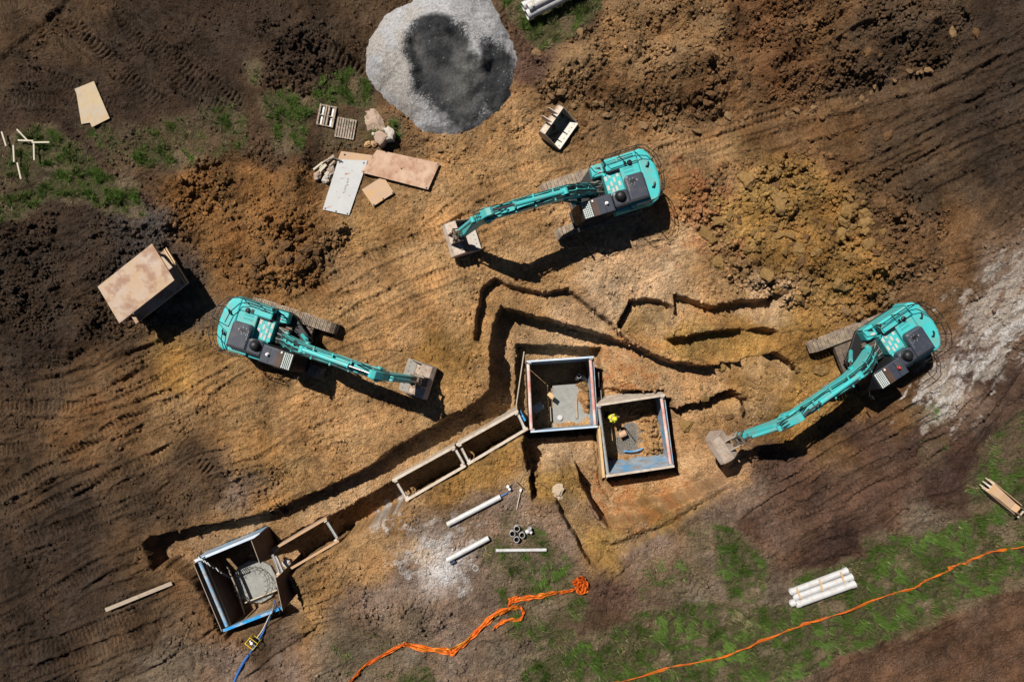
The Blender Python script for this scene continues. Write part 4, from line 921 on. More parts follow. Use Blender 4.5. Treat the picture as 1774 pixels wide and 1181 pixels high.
# narrow trenching bucket in the grass at the right edge
a = G(1700, 834, .3); d_ = G(1757, 884, .3); ang = math.atan2(d_.y - a.y, d_.x - a.x); L = (d_ - a).length
t = thing("trenching_bucket", "narrow rusty trenching bucket lying on grass at the far right", "bucket", (a.x, a.y, min(a.z, d_.z) - .02), ang)
b = MB()
b.add([(.35, -.30, .42), (.35, .30, .42), (1.1, -.24, .52), (1.1, .24, .52), (L - .55, -.22, .50), (L - .55, .22, .50), (L - .25, -.2, .62), (L - .25, .2, .62),
       (.35, -.30, .38), (.35, .30, .38), (1.1, -.24, .48), (1.1, .24, .48), (L - .55, -.22, .46), (L - .55, .22, .46), (L - .25, -.2, .58), (L - .25, .2, .58)],
      [(0, 1, 3, 2), (2, 3, 5, 4), (4, 5, 7, 6), (8, 10, 11, 9), (10, 12, 13, 11), (12, 14, 15, 13), (0, 8, 9, 1), (6, 7, 15, 14), (0, 2, 10, 8), (2, 4, 12, 10), (4, 6, 14, 12), (1, 9, 11, 3), (3, 11, 13, 5), (5, 13, 15, 7)])
b.build("back_plate", M['plate_t'], t)
for y in (-.34, .30):
    b = MB(); b.prism_xz([(.05, .30), (.35, .46), (L - .3, .66), (L - .15, .35), (L - .7, .02), (.9, .0), (.3, .12)], y, y + .04); b.build("side_plate", M['plate_t'], t, .01)
for y in (-.25, 0, .25):
    b = MB(); b.add([(-.12, y - .03, .24), (-.12, y + .03, .24), (.36, y - .07, .34), (.36, y + .07, .34), (-.12, y - .03, .28), (-.12, y + .03, .28), (.36, y - .07, .46), (.36, y + .07, .46)],
        [(0, 2, 3, 1), (4, 5, 7, 6), (0, 1, 5, 4), (2, 6, 7, 3), (0, 4, 6, 2), (1, 3, 7, 5)]); b.build("tooth", M['bucket'], t)
for y in (-.22, .17):
    b = MB(); b.prism_xz([(L - .45, .4), (L - .2, .75), (L + .12, .70), (L + .16, .4), (L - .1, .2)], y, y + .05); b.build("mounting_ear", M['frame'], t, .01)
b = MB(); b.lathe((L + .03, 0, .56), [(.06, -.34), (.06, .34)], 12, 'y'); b.build("bucket_pin", M['bucket'], t)

# road plates and plywood
flat_plate("steel_plate", [(591, 262), (645, 269), (640, 292), (584, 280)], M['plate_t'], "yellowish rusty plate mostly hidden beneath the white road plate", "steel plate", .025, .02, None)
o, top, loc = flat_plate("steel_plate", [(586, 276.5), (637, 278), (604.5, 373), (559, 363)], M['plate_w'], "white road plate with faded grey lettering, lying on tan soil", "steel plate", .025, .06, None, holes=[(.08, .97), (.5, .98), (.93, .98), (.9, .05), (.08, .06)])
def on_plate(u, v): return (top[0].lerp(top[1], u)).lerp(top[3].lerp(top[2], u), v) - loc
b = MB(); rr = random.Random(4); ex = (top[2] - top[1]).normalized(); ey = (top[1] - top[0]).normalized()
for k in range(11):     # illegible stencilled word
    p = on_plate(.545 - .0 * k, .36 + .026 * k)
    for q in range(2):
        c0 = p + ey * (rr.uniform(-.06, .02)) + ex * rr.uniform(-.01, .01); c1 = c0 + ey * rr.uniform(.05, .10) + ex * rr.uniform(-.02, .02)
        b.beam(c0 + Vector((0, 0, .002)), c1 + Vector((0, 0, .002)), .022, .004)
b.build("stencilled_lettering", M['ink'], o)
b = MB()
for u, v, l_, w_ in ((.42, .27, .16, .14), (.50, .26, .22, .05), (.34, .36, .28, .05), (.62, .47, .16, .03), (.25, .16, .3, .02), (.30, .62, .09, .05), (.78, .66, .10, .07), (.45, .72, .16, .03), (.2, .93, .34, .05), (.6, .2, .2, .02)):
    p = on_plate(u, v) + Vector((0, 0, .0025)); a_ = rr.uniform(-.5, .5); d = (ey * math.cos(a_) + ex * math.sin(a_)) * l_ / 2
    s = d.cross(Vector((0, 0, 1))).normalized() * w_ / 2; b.add([p - d, p - d * .3 + s, p + d * .5 + s * .7, p + d, p + d * .2 - s, p - d * .6 - s * .8], [(0, 5, 4, 3, 2, 1)])
b.build("rust_mark", M['stain'], o)
flat_plate("steel_plate", [(627, 328.4), (646.5, 357.5), (683, 334), (663.5, 305)], M['plate_t'], "small tan plate poking out below the large brown plate", "steel plate", .025, .10, None, holes=[(.96, .06), (.96, .5), (.96, .96)], tilt=[0, .06, .06, 0])
flat_plate("steel_plate", [(653, 259.4), (762, 282.7), (741.5, 328.4), (625.5, 298.6)], M['plate_r'], "large brown rusty plate lying across the white plate", "steel plate", .025, .17, None, holes=[(.03, .96), (.97, .96), (.98, .05), (.5, .5)], tilt=[.05, 0, .05, .08])
flat_plate("plywood_sheet", [(131, 154), (155, 147), (160, 212), (141, 215)], M['ply'], "plywood sheet lying underneath another sheet, its lower left corner showing", "plywood sheet", .02, .03)
flat_plate("plywood_sheet", [(129, 154.5), (162.5, 140.8), (190, 205), (159.5, 220.4)], M['ply'], "top plywood sheet of the pair lying on dark earth", "plywood sheet", .02, .07)

# pale stakes in the weeds at the left edge
for k, ((a0, b0), (a1, b1), lb) in enumerate([((4.5, 229), (10.7, 253), "pale timber stake nearest the left edge, standing apart from the rest"), ((30.5, 224.7), (48.8, 244.4), "diagonal pale stake above the horizontal ones in the weeds"),
        ((32.5, 243.8), (59, 244.5), "horizontal pale stake touching the lower end of the diagonal stake"), ((58, 248), (87, 247), "rightmost horizontal pale stake in the weeds"),
        ((61, 250), (61, 278), "upright lying pale stake below the rightmost horizontal one"), ((25.9, 252.7), (26.7, 281.5), "pale stake left of the bare patch, pointing down the slope"), ((33.5, 283.2), (39, 311), "lowest pale stake, at the lower end of the group")]):
    p0 = G(a0, b0, .12, .22); p1 = G(a1, b1, .12, .22); z = max(p0.z, p1.z) + .02 * k; p0.z = p1.z = z
    b = MB(); b.beam(p0, p1, .085, .04); one(b, "timber_stake", M['timber_p'], lb, "stake", p0.lerp(p1, .5), "pale timber stakes lying in the weeds")

# pallets
def pallet(px, label, slats, rot_extra=0, under=False):
    pts = [G(a_, b_, .3) for a_, b_ in px]; z = max(p.z for p in pts) - .05; c = sum(pts, Vector()) / 4
    ux = (pts[1] - pts[0]); uy = (pts[3] - pts[0]); W, D = ux.length, uy.length
    t = thing("pallet", label, "pallet", (c.x, c.y, z), math.atan2(ux.y, ux.x), "timber pallets by the gravel heap")
    for y in (-D / 2 + .04, 0, D / 2 - .04):
        b = MB(); b.box(-W / 2, W / 2, y - .03, y + .03, .02, .12); b.build("bearer", M['pallet'], t, .006)
    for x, w_ in slats:
        b = MB(); b.box(x * W - w_ / 2, x * W + w_ / 2, -D / 2, D / 2, .121, .145); b.build("slat", M['pallet'], t, .004)
    for x in (-.42, 0, .42) if not under else (-.45, -.28, -.02, .3, .44):
        b = MB(); b.box(x * W - .05, x * W + .05, -D / 2 + .01, D / 2 - .01, -.005, .018); b.build("base_slat", M['greysteel'] if under else M['pallet'], t)
    return t
pallet([(555.6, 180.4), (584.2, 186.6), (576.2, 223.2), (549.4, 216.5)], "pallet with wide gaps between its boards, nearer the grass", [(-.46, .10), (-.09, .09), (.08, .09), (.45, .13)], under=True)
pallet([(586.4, 203.6), (619.5, 209.4), (613.7, 243.7), (578.4, 237.5)], "closely slatted weathered pallet right of the gappy one", [(-.46 + .131 * k, .10) for k in range(7)] + [(.46, .07)])

# trench box lying on its side
t = wthing("trench_box", "rusty trench box tipped on its side among dark clods, top plate sunlit", "trench box", G(262, 500, 1))
T0 = t.location.copy(); zg = T0.z
up_ = [P3(263.3, 421.7, zg + 1.85), P3(302.1, 485.3, zg + 1.85), P3(206.7, 560.2, zg + 1.85), P3(168.9, 496.5, zg + 1.85)]
for nm, dz, th, k in (("side_panel", 0, .10, 0), ("side_panel", -1.62, .10, 1)):
    b = MB(); tp = [p + Vector((0, 0, dz)) for p in up_]; lw = [p - Vector((0, 0, th)) for p in tp]
    b.add(lw + tp, [(0, 1, 2, 3), (7, 6, 5, 4)] + [(i, i + 4, (i + 1) % 4 + 4, (i + 1) % 4) for i in range(4)]); o = b.build(nm, M['boxplate'], t, .012, off=T0)
    if k:
        b = MB(); e0, e1_ = tp[0], tp[1]; inn = (tp[3] - tp[0]).normalized()
        for s in (.03, .16): b.beam(e0 + inn * s + Vector((0, 0, .05)), e1_ + inn * s + Vector((0, 0, .05)), .05, .1)
        b.build("edge_channel", M['timber_n'], o, off=T0)
for u, v in ((.12, .1), (.88, .1), (.12, .9), (.88, .9)):
    p = up_[0].lerp(up_[1], u).lerp(up_[3].lerp(up_[2], u), v); b = MB(); b.tube([p - Vector((0, 0, .1)), p - Vector((0, 0, 1.62))], .09, 10); b.build("spreader", M['frame'], t, 0, True, off=T0)

# ------------------------------------------------------------------ trench shields and pits
def panel(b, p0, p1, th, z0, z1, shift=(0, 0)):
    """upright panel along a line at height z1, leaning so its foot is moved by shift"""
    p0 = Vector(p0); p1 = Vector(p1); d = (p1 - p0); d.z = 0; d.normalize(); n_ = Vector((-d.y, d.x, 0)) * th / 2; s = Vector((*shift, 0))
    vs = []
    for q in (p0 - n_, p0 + n_, p1 + n_, p1 - n_): vs += [Vector((q.x, q.y, z1)), Vector((q.x + s.x, q.y + s.y, z0))]
    return b.add(vs, [(0, 2, 4, 6), (1, 7, 5, 3), (0, 1, 3, 2), (2, 3, 5, 4), (4, 5, 7, 6), (6, 7, 1, 0)])
def shield(label, a, bq, z1, z0, th, mats, spread, group, rs=.085, shift=(0, 0), low=True, base=None, square=False, ms='boxpale', edge=None, shift2=None, ends=False):
    """two long panels a, bq (pixel end points) held apart by spreaders"""
    pa = [P3(*q, z1) for q in a]; pb = [P3(*q, z1) for q in bq]; loc = (pa[0] + pa[1] + pb[0] + pb[1]) / 4; loc.z = z0
    t = wthing("trench_box", label, "trench box", loc, group)
    for pp_, m_ in ((pa, mats[0]), (pb, mats[1])):
        b = MB(); panel(b, pp_[0], pp_[1], th, z0, z1, shift2 if (shift2 and pp_ is pb) else shift); o = b.build("side_panel", M[m_], t, .015, off=loc)
        b = MB(); e = [p.copy() for p in pp_]
        for p in e: p.z = z1 + .012
        b.beam(e[0], e[1], th + .012, .03); b.build("panel_cap", M[edge or m_], o, off=loc)
        for p, q in ((pp_[0], pp_[1]), (pp_[1], pp_[0])):
            d = (q - p).normalized(); c = p + d * .16; oth = pb if pp_ is pa else pa
            inw = ((oth[0] + oth[1]) / 2 - (pp_[0] + pp_[1]) / 2); inw = (inw - d * inw.dot(d)).normalized(); c = c + inw * (th / 2 + .05)
            b = MB(); b.beam(c + Vector((0, 0, -.25)) - d * .10, c + Vector((0, 0, -.25)) + d * .10, .10, .5); b.build("spreader_socket", M['boxpale' if square else 'greysteel'], o, .008, off=loc)
    if ends:
        for k_ in (0, 1):
            p, q = pa[k_], pb[k_]; ex_ = (pa[k_] - pa[1 - k_]).normalized() * .02; e0 = p.lerp(q, .02) + ex_; e1_ = p.lerp(q, .985) + ex_
            b = MB(); panel(b, e0, e1_, .05, z0, z1 - .28, shift if k_ == 0 else (shift[0] - .1, shift[1])); b.build("end_panel", M['sheet' if k_ == 0 else 'boxblue'], t, .008, off=loc)
    for (q0, q1, m_) in spread:
        for dz in ((-.18,) if not low else (-.18, -.65 * (z1 - z0))):
            p0 = P3(*q0, z1 + dz); p1 = P3(*q1, z1 + dz); b = MB()
            if square: b.beam(p0, p1, .15, .12)
            else: b.tube([p0, p0.lerp(p1, .5), p1], rs, 14)
            o = b.build("spreader", M[m_], t, .01 if square else 0, not square, off=loc)
            if square and dz > -.3:
                b = MB(); s = (p1 - p0).cross(Vector((0, 0, 1))).normalized()
                for q in (-.11, .11): b.beam(p0 + s * q * .5 + Vector((0, 0, .07)), p1 + s * q * .5 + Vector((0, 0, .07)), .03, .05)
                b.build("spreader_flange", M['greysteel'], o, off=loc)
    return t
GRP = "trench boxes set in the excavation"
shield("square trench box with red and white spreaders around a concrete floor", [(912.5, 626), (1028.5, 618)], [(919, 747.5), (1035.5, 738.5)], -.75, -3.9, .09, ('boxblue', 'boxblue'),
       [((915, 630), (920.5, 744), 'redwhite'), ((1023, 623), (1031, 736), 'redwhite')], GRP, .10, shift=(0, -.30), low=False, ends=True, edge='bluewhite')
shield("square trench box with a blue inner panel around a gravel floor", [(1033, 702), (1152, 684)], [(1049.5, 824.5), (1168, 807)], -.95, -3.65, .12, ('boxpale', 'boxblue'),
       [((1037.5, 706), (1053, 821), 'greysteel'), ((1146, 690), (1162, 805), 'redwhite')], GRP, .10, shift=(-.02, .34), low=False, ends=True, edge='boxpale')
shield("long narrow trench box next to the square pit, upper of the connected pair", [(790.8, 770.5), (897.3, 711)], [(810, 803.6), (914.2, 741.5)], -.45, -3.0, .15, ('boxpale', 'boxpale'),
       [((800, 776), (812, 800), 'boxpale'), ((898, 718), (908, 740), 'boxpale')], GRP, square=True, shift2=(.18, -.34))
shield("long narrow trench box in the middle of the pipe trench, lower of the connected pair", [(679.8, 832.4), (788, 772.8)], [(702.6, 866.5), (806.4, 806)], -.45, -3.0, .15, ('boxpale', 'boxpale'),
       [((689, 837), (704.5, 863), 'boxpale'), ((790, 779), (803.5, 803), 'boxpale')], GRP, square=True, shift2=(.18, -.34))
shield("short brown trench box joining the far left pit", [(470.3, 953), (566, 897)], [(479, 998.5), (587, 936)], -.45, -3.0, .13, ('boxplate', 'boxplate'),
       [((567, 903), (585, 932), 'greysteel'), ((473, 960), (484, 992), 'greysteel'), ((478.5, 962), (490, 990), 'concrub')], GRP, square=True, edge='plate_t', shift2=(.18, -.34))
# far left manhole pit
zt_ = .0; pa = [P3(337.8, 971, zt_), P3(451, 924.4, zt_)]; pb = [P3(386.9, 1091.5, zt_), P3(488, 1052.5, zt_)]
loc = (pa[0] + pa[1] + pb[0] + pb[1]) / 4; loc.z = -3.2
t = wthing("trench_box", "bright blue trench box around the concrete base at far left", "trench box", loc, GRP)
for pp_, m_, e_ in ((pa, 'boxblue', 'bluewhite'), (pb, 'boxblue', 'blue')):
    b = MB(); panel(b, pp_[0], pp_[1], .12, -3.2, zt_, (0.0, .12) if pp_ is pa else (.1, -.55)); o = b.build("side_panel", M[m_], t, .012, off=loc)
    b = MB(); b.beam(pp_[0] + Vector((0, 0, .02)), pp_[1] + Vector((0, 0, .02)), .15, .05); b.build("panel_cap", M[e_], o, off=loc)
for (q0, q1, dz, m_, r_) in (((346, 972), (393.5, 1084), -.15, 'boxblue', .105), ((356, 977), (399, 1081), -.5, 'plate_t', .06)):
    b = MB(); b.tube([P3(*q0, zt_ + dz), P3(*q1, zt_ + dz)], r_, 14); b.build("spreader", M[m_], t, 0, True, off=loc)
def sheet(label, q0, q1, z1, z0, m='sheet'):
    p0 = P3(*q0, z1); p1 = P3(*q1, z1); loc = (p0 + p1) / 2; loc.z = z0
    b = MB(); panel(b, p0, p1, .03, z0, z1); o = one(b, "steel_sheet", M[m], label, "steel sheet", loc, "upright steel sheets closing the far left pit")
    b = MB(); b.beam(p0 + Vector((0, 0, .004)), p1 + Vector((0, 0, .004)), .034, .02); b.build("top_edge", M['edge'], o, off=loc); return o
sheet("tall dark steel sheet standing at the lower right end of the far left pit", (477.5, 1002.3), (489.4, 1057.4), 1.75, -3.0)
sheet("dark steel sheet standing at the upper right end of the far left pit", (435.2, 935.4), (450.4, 976), 1.5, -3.0)
sheet("thin dark steel sheet closing the left end of the far left pit", (336, 977), (384.4, 1093), -.02, -3.1)
# ladder
t = wthing("ladder", "aluminium ladder leaning into the far left pit", "ladder", P3(410, 1005, -3.0)); T0 = t.location
la, lb_ = P3(345, 966.5, .55), P3(402, 1003, -3.0); sd = Vector((.13, -.19, 0)).normalized() * .21
for s in (-1, 1): b = MB(); b.beam(la + sd * s, lb_ + sd * s, .035, .06); b.build("stile", M['rebar'], t, off=T0)
for k in range(12): p = la.lerp(lb_, .03 + k * .085); b = MB(); b.tube([p - sd, p + sd], .022, 6); b.build("rung", M['white'], t, off=T0)
# concrete base with starter bars
c = P3(441, 1008, -2.75); b = MB()
b.prism_xy([(1.42 * math.cos(2 * math.pi * k / 12 + .3) * (1.0 if k % 3 else .95), 1.36 * math.sin(2 * math.pi * k / 12 + .3)) for k in range(12)], 0, .25)
o = b.build("concrete_base", M['conc'], None, .03); o.location = (c.x, c.y, -3.05 + .01); tag(o, "grey concrete manhole base ringed by bent bars at far left", "concrete base"); cb_o = o
for k in range(20):
    a_ = 2 * math.pi * k / 20; r0 = 1.02; x, y = r0 * math.cos(a_), r0 * math.sin(a_)
    b = MB(); b.tube([(x, y, .2), (x, y, .95), (x * .86, y * .86, .97)], .013, 5); b.build("starter_bar", M['rebar'], cb_o)
for zz in (.5, .8):
    b = MB(); b.tube([(1.02 * math.cos(a_), 1.02 * math.sin(a_), zz) for a_ in [2 * math.pi * k / 24 for k in range(25)]], .011, 5); b.build("hoop_bar", M['rebar'], cb_o)
def slab(name, px, z, th, m, label, cat):
    pts = [P(a_, b_, z) for a_, b_ in px]; cx_ = sum(p[0] for p in pts) / len(pts); cy_ = sum(p[1] for p in pts) / len(pts)
    b = MB(); b.prism_xy([(x - cx_, y - cy_) for x, y in pts][::-1], -th, 0); o = b.build(name, m, None, .01); o.location = (cx_, cy_, z); return tag(o, label, cat)
b = MB(); b.beam(P3(425, 1043, -2.55), P3(480, 1021, -2.55), .06, .12); one(b, "timber_board", M['timber_p'], "pale timber edge board below the concrete base", "board", P3(452, 1032, -2.6))
b = MB(); b.tube([P3(394, 981, -2.2), P3(402, 1000, -2.3), P3(411, 1022, -2.35), P3(415, 1036, -2.4), P3(424, 1064, -2.4)], .05, 7); one(b, "timber_pole", M['timber'], "crooked pole standing along the left side inside the far left pit", "pole", P3(408, 1020, -2.4))
slab("concrete_floor", [(957, 668), (1018, 662), (1026, 730), (1024, 737), (958, 742)], -3.84, .2, M['conc'], "grey concrete floor in the bottom of the red and white braced box", "concrete floor")
# floor clutter of the first square pit
zf = -3.84
b = MB(); b.pipe(P3(999, 655, zf), P3(1003, 651, -2.9), .14, .02); one(b, "white_pipe", M['pvc'], "short white pipe standing upright in the back corner of the concrete pit", "pipe", P3(1000, 655, zf))
b = MB(); b.lathe((0, 0, 0), [(.17, 0), (.17, .10), (.15, .12)], 20); o = b.build("round_plug", M['pvc'], None, 0, True); o.location = P3(970, 723, zf); tag(o, "round white cap on the concrete pit floor", "pipe cap")
b = MB(); b.beam(P3(950, 681, -3.0), P3(958, 688, -3.0), .26, .12); b.beam(P3(953, 689, -3.4), P3(957, 690, -2.95), .08, .08); one(b, "timber_offcut", M['timber_n'], "yellow timber offcut catching sun above the concrete floor", "timber", P3(954, 686, -3.2), None, .01)
b = MB(); b.beam(P3(924, 711, -3.2), P3(940, 700, -3.2), .5, .06); one(b, "timber_sheet", M['greysteel'], "grey panel lying in the shaded left side of the concrete pit", "panel", P3(932, 706, -3.2))
b = MB(); b.beam(P3(997.5, 690, zf + .06), P3(999, 724, zf + .06), .14, .12); one(b, "timber_board", M['timber'], "short board lying upright on the concrete pit floor", "board", P3(998, 707, zf))
b = MB(); b.beam(P3(953, 704, zf + .15), P3(954.5, 729, zf + .15), .06, .3); one(b, "form_board", M['edge'], "thin form board along the left edge of the concrete floor", "board", P3(954, 716, zf))
def lump(px_, z, r_, seed, m, name, label, cat, group=None, flat=.7):
    rr = random.Random(seed); import bmesh as bm_; bm = bm_.new(); bm_.ops.create_icosphere(bm, subdivisions=3, radius=1)
    ax = [Vector((rr.uniform(-1, 1), rr.uniform(-1, 1), rr.uniform(-.6, 1))).normalized() for _ in range(9)]
    for v in bm.verts:
        for q in ax:
            d = v.co.dot(q)
            if d > .72: v.co -= q * (d - .72)
        from mathutils import noise as mn_
        v.co *= 1 + .22 * mn_.noise(v.co * 2.1 + Vector((seed, 0, 0))) + .12 * mn_.noise(v.co * 5 + Vector((0, seed, 0)))
        v.co *= r_ * rr.uniform(.90, 1.10); v.co.x *= 1.2; v.co.z *= flat
    me = bpy.data.meshes.new(name); bm.to_mesh(me); bm.free(); me.materials.append(m); o = new_obj(name, me); o.location = P3(*px_, z); o.rotation_euler = (0, 0, rr.uniform(0, 6)); return tag(o, label, cat, group) if label else o
lump((1012, 656), zf + .2, .22, 43, M['concrub'], "rubble_lump", "pale rubble lump beside the upright pipe in the concrete pit", "rubble")
# second square pit: blue metal floor, soil banks, worker
gp = [P(a_, b_, -3.6) for a_, b_ in ((1068, 738), (1112, 735), (1118, 765), (1112, 792), (1066, 800))]
b = MB(); rr = random.Random(8); gc = (sum(p[0] for p in gp) / 5, sum(p[1] for p in gp) / 5)
for k in range(5200):
    a_, q = rr.uniform(0, 6.28), math.sqrt(rr.random()); x, y = gc[0] + 1.0 * q * math.cos(a_) * 1.0, gc[1] + 1.25 * q * math.sin(a_); s = rr.uniform(.014, .034); h = rr.uniform(0, 6.28)
    pts = [(x + s * math.cos(h + t) , y + s * math.sin(h + t), -3.66 + rr.uniform(0, .04)) for t in (0, 2.1, 4.2)]; b.add(pts + [(x, y, -3.60 + s * 1.2)], [(0, 1, 3), (1, 2, 3), (2, 0, 3)])
M['bluemetal'] = mat("crushed_rock", (0.30, 0.30, 0.29), 0.8, col2=(0.52, 0.50, 0.46), scale=9, amount=1.0)
o = b.build("crushed_rock", M['bluemetal']); o['kind'] = 'stuff'; o['label'] = "pale crushed rock on the pit floor"
b = MB(); b.pipe(P3(1073, 754, -3.2), P3(1084, 749, -3.2), .20, .035); one(b, "clay_pipe", M['clay'], "short terracotta pipe stub over the gravel floor", "pipe", P3(1079, 751, -3.0))
b = MB(); b.tube([P3(1083, 741, -2.9), P3(1098, 761, -3.25)], .03, 6); one(b, "steel_bar", M['rebar'], "dark bar crossing the gravel beside the terracotta stub", "bar", P3(1090, 751, -3.1))
b = MB(); b.tube([P3(1080, 781, -3.3), P3(1092, 782, -3.26), P3(1104, 780, -3.28), P3(1114, 776, -3.3)], .045, 7); one(b, "blue_hose", M['blue'], "short bright blue hose lying on the pit gravel", "hose", P3(1096, 781, -3.3))
b = MB(); panel(b, P3(1037.5, 738, -.9), P3(1046, 827, -.9), .16, -1.9, -.9); one(b, "timber_plank", M['timber_n'], "tan plank wedged on edge left of the blue panelled box", "plank", P3(1041, 782, -1.9))
b = MB(); b.tube([P3(908, 609, -.6), P3(894, 704, -1.2)], .035, 7); one(b, "timber_pole", M['timber_p'], "thin pale pole leaning left of the red and white braced box", "pole", P3(901, 656, -1.2))
b = MB(); b.tube([P3(1037, 645, -1.6), P3(1037.5, 670, -2.0)], .03, 6); b.tube([P3(1041, 676, -1.6), P3(1042, 692, -2.0)], .03, 6); one(b, "steel_bar", M['greysteel'], "thin pale bar standing in the shaded gap between the two square boxes", "bar", P3(1038, 668, -1.9))
b = MB(); panel(b, P3(901, 715, -.9), P3(909, 729, -.9), .18, -2.4, -.9); one(b, "steel_sheet", M['blue'], "small blue panel at the joint of trench and square pit", "panel", P3(905, 722, -2.4), None, .01)
lump((968, 847.5), -.62, .36, 60, M['bag'], "sandbag", "pale bulging sandbag on the edge of the small cutting", "sandbag", None, .45)
lump((968, 855), -.72, .30, 61, M['bag'], "sandbag", "second sandbag peeping out beneath the pale bulging one", "sandbag", None, .4)
lump((497, 976), -.75, .26, 62, M['concrub'], "rubble_lump", "broken concrete lump on the end of the short brown box", "rubble", None, .8)
lump((493, 989), -.75, .14, 63, M['concrub'], "rubble_lump", "small pale rubble piece at the foot of the short brown box", "rubble", None, .8)

# worker in the second pit
def skin_body(chain, name, m, parent, off, sub=2):
    """chain: list of (parent index or -1, (x, y, z), radius)"""
    me = bpy.data.meshes.new(name); me.from_pydata([c[1] for c in chain], [(c[0], i) for i, c in enumerate(chain) if c[0] >= 0], [])
    o = new_obj(name, me, parent); md = o.modifiers.new("skin", 'SKIN'); me.materials.append(m)
    for i, c in enumerate(chain):
        s = me.skin_vertices[0].data[i]; s.radius = (c[2], c[2]); s.use_root = (i == 0)
    sd = o.modifiers.new("subsurf", 'SUBSURF'); sd.levels = sub; sd.render_levels = sub
    return o
w0 = P3(1050, 717, -3.68); t = thing("person", "worker in yellow high visibility shirt in the shaded corner of the pit", "person", tuple(w0), math.radians(-20))
# x is forward; leaning, hands towards the wall
body = [(-1, (0, 0, .92), .15), (0, (.06, 0, 1.10), .155), (1, (.14, 0, 1.30), .165), (2, (.20, 0, 1.44), .13), (3, (.24, 0, 1.52), .065), (4, (.28, 0, 1.60), .075), (5, (.31, 0, 1.70), .10), (6, (.31, 0, 1.78), .075),
        (3, (.19, .19, 1.42), .075), (8, (.28, .25, 1.16), .058), (9, (.50, .18, 1.08), .045), (10, (.57, .16, 1.07), .04),
        (3, (.19, -.19, 1.42), .075), (12, (.30, -.26, 1.17), .058), (13, (.52, -.2, 1.12), .045), (14, (.59, -.18, 1.11), .04),
        (0, (-.01, .10, .86), .105), (16, (.04, .12, .50), .075), (17, (-.02, .13, .10), .055), (18, (.12, .14, .045), .045),
        (0, (-.01, -.10, .86), .105), (20, (.05, -.13, .50), .075), (21, (-.06, -.14, .10), .055), (22, (.08, -.15, .045), .045)]
skin_body(body, "body", M['skin'], t, w0)
skin_body([(-1, (.02, 0, .98), .175), (0, (.08, 0, 1.14), .18), (1, (.15, 0, 1.32), .19), (2, (.20, 0, 1.45), .14), (3, (.19, .20, 1.42), .095), (4, (.28, .255, 1.18), .075), (5, (.46, .19, 1.09), .06), (3, (.19, -.20, 1.42), .095), (7, (.30, -.265, 1.19), .075), (8, (.48, -.21, 1.13), .06)], "shirt", M['hivis'], t, w0)
skin_body([(-1, (0, 0, .93), .17), (0, (-.01, .10, .84), .125), (1, (.04, .12, .50), .095), (2, (-.02, .13, .13), .08), (0, (-.01, -.10, .84), .125), (4, (.05, -.13, .50), .095), (5, (-.06, -.14, .13), .08)], "trousers", M['denim'], t, w0)
b = MB(); b.lathe((.31, 0, 1.76), [(.165, 0), (.15, .02), (.135, .06), (.11, .11), (.05, .145)], 18); b.build("hard_hat", M['hivis'], t, 0, True)
for sy_ in (-1, 1):
    for k in range(4):
        y0 = sy_ * .17 + (k - 1.5) * .02; b = MB(); b.tube([(.58, y0, 1.085), (.64, y0, 1.075), (.67, y0, 1.045), (.66, y0, 1.015)], .0095, 6); b.build("finger", M['skin'], t, 0, True)
    b = MB(); b.tube([(.57, sy_ * .13, 1.09), (.61, sy_ * .115, 1.06), (.63, sy_ * .12, 1.03)], .011, 6); b.build("thumb", M['skin'], t, 0, True)
b = MB(); b.box(.40, .43, -.035, .035, 1.66, 1.69); b.box(.405, .43, -.02, .02, 1.61, 1.618); b.build("face_features", M['skin'], t, .008)

# ------------------------------------------------------------------ pipes
def pipe_thing(q0, q1, r_, label, group, cap_in=False, lift=0.0, t_=.02, z=None, socket=False):
    p0 = G(*q0, .25); p1 = G(*q1, .25); zz = (max(p0.z, p1.z) + r_ * .9 + lift) if z is None else z
    p0 = P3(*q0, zz); p1 = P3(*q1, zz); c = (p0 + p1) / 2; b = MB(); b.pipe(p0, p1, r_, t_, 28)
    if socket:
        for pe, pf in ((p0, p1), (p1, p0)): d = (pf - pe).normalized(); b.pipe(pe - d * .01, pe + d * .22, r_ + .022, .02, 28)
    o = b.build("white_pipe", M['pvc'], None, 0, True, off=c); o.location = c; tag(o, label, "pipe", group); return o, p0, p1
o, a0, a1 = pipe_thing((775.2, 908), (867.2, 860), .155, "white pipe with a blue rod poking from its end", "white pipes lying beside the trench")
d = (a1 - a0).normalized(); b = MB(); b.tube([a1 - d * .5 - Vector((0, 0, .05)), a1 + d * .4 - Vector((0, 0, .10))], .045, 8); b.tube([a1 + d * .4 - Vector((0, 0, .1)), a1 + d * .62 - Vector((0, 0, .11))], .02, 6); one(b, "blue_rod", M['bluehose'], "blue rod sticking out of the white pipe end", "rod", a1)
o, a0, a1 = pipe_thing((774.5, 970), (847, 931.3), .155, "white pipe with its left end on spilt white powder", "white pipes lying beside the trench", lift=.06)
b = MB(); b.pipe(P3(781, 976, a0.z - .12), P3(789, 971, a0.z - .12), .11, .015); one(b, "blue_socket", M['denim'], "dark blue socket tucked under the powdery end of a white pipe", "pipe socket", P3(785, 974, a0.z - .12))
pipe_thing((859, 953), (946.7, 952), .095, "thin level white pipe below the standing pipe stubs", "white pipes lying beside the trench")
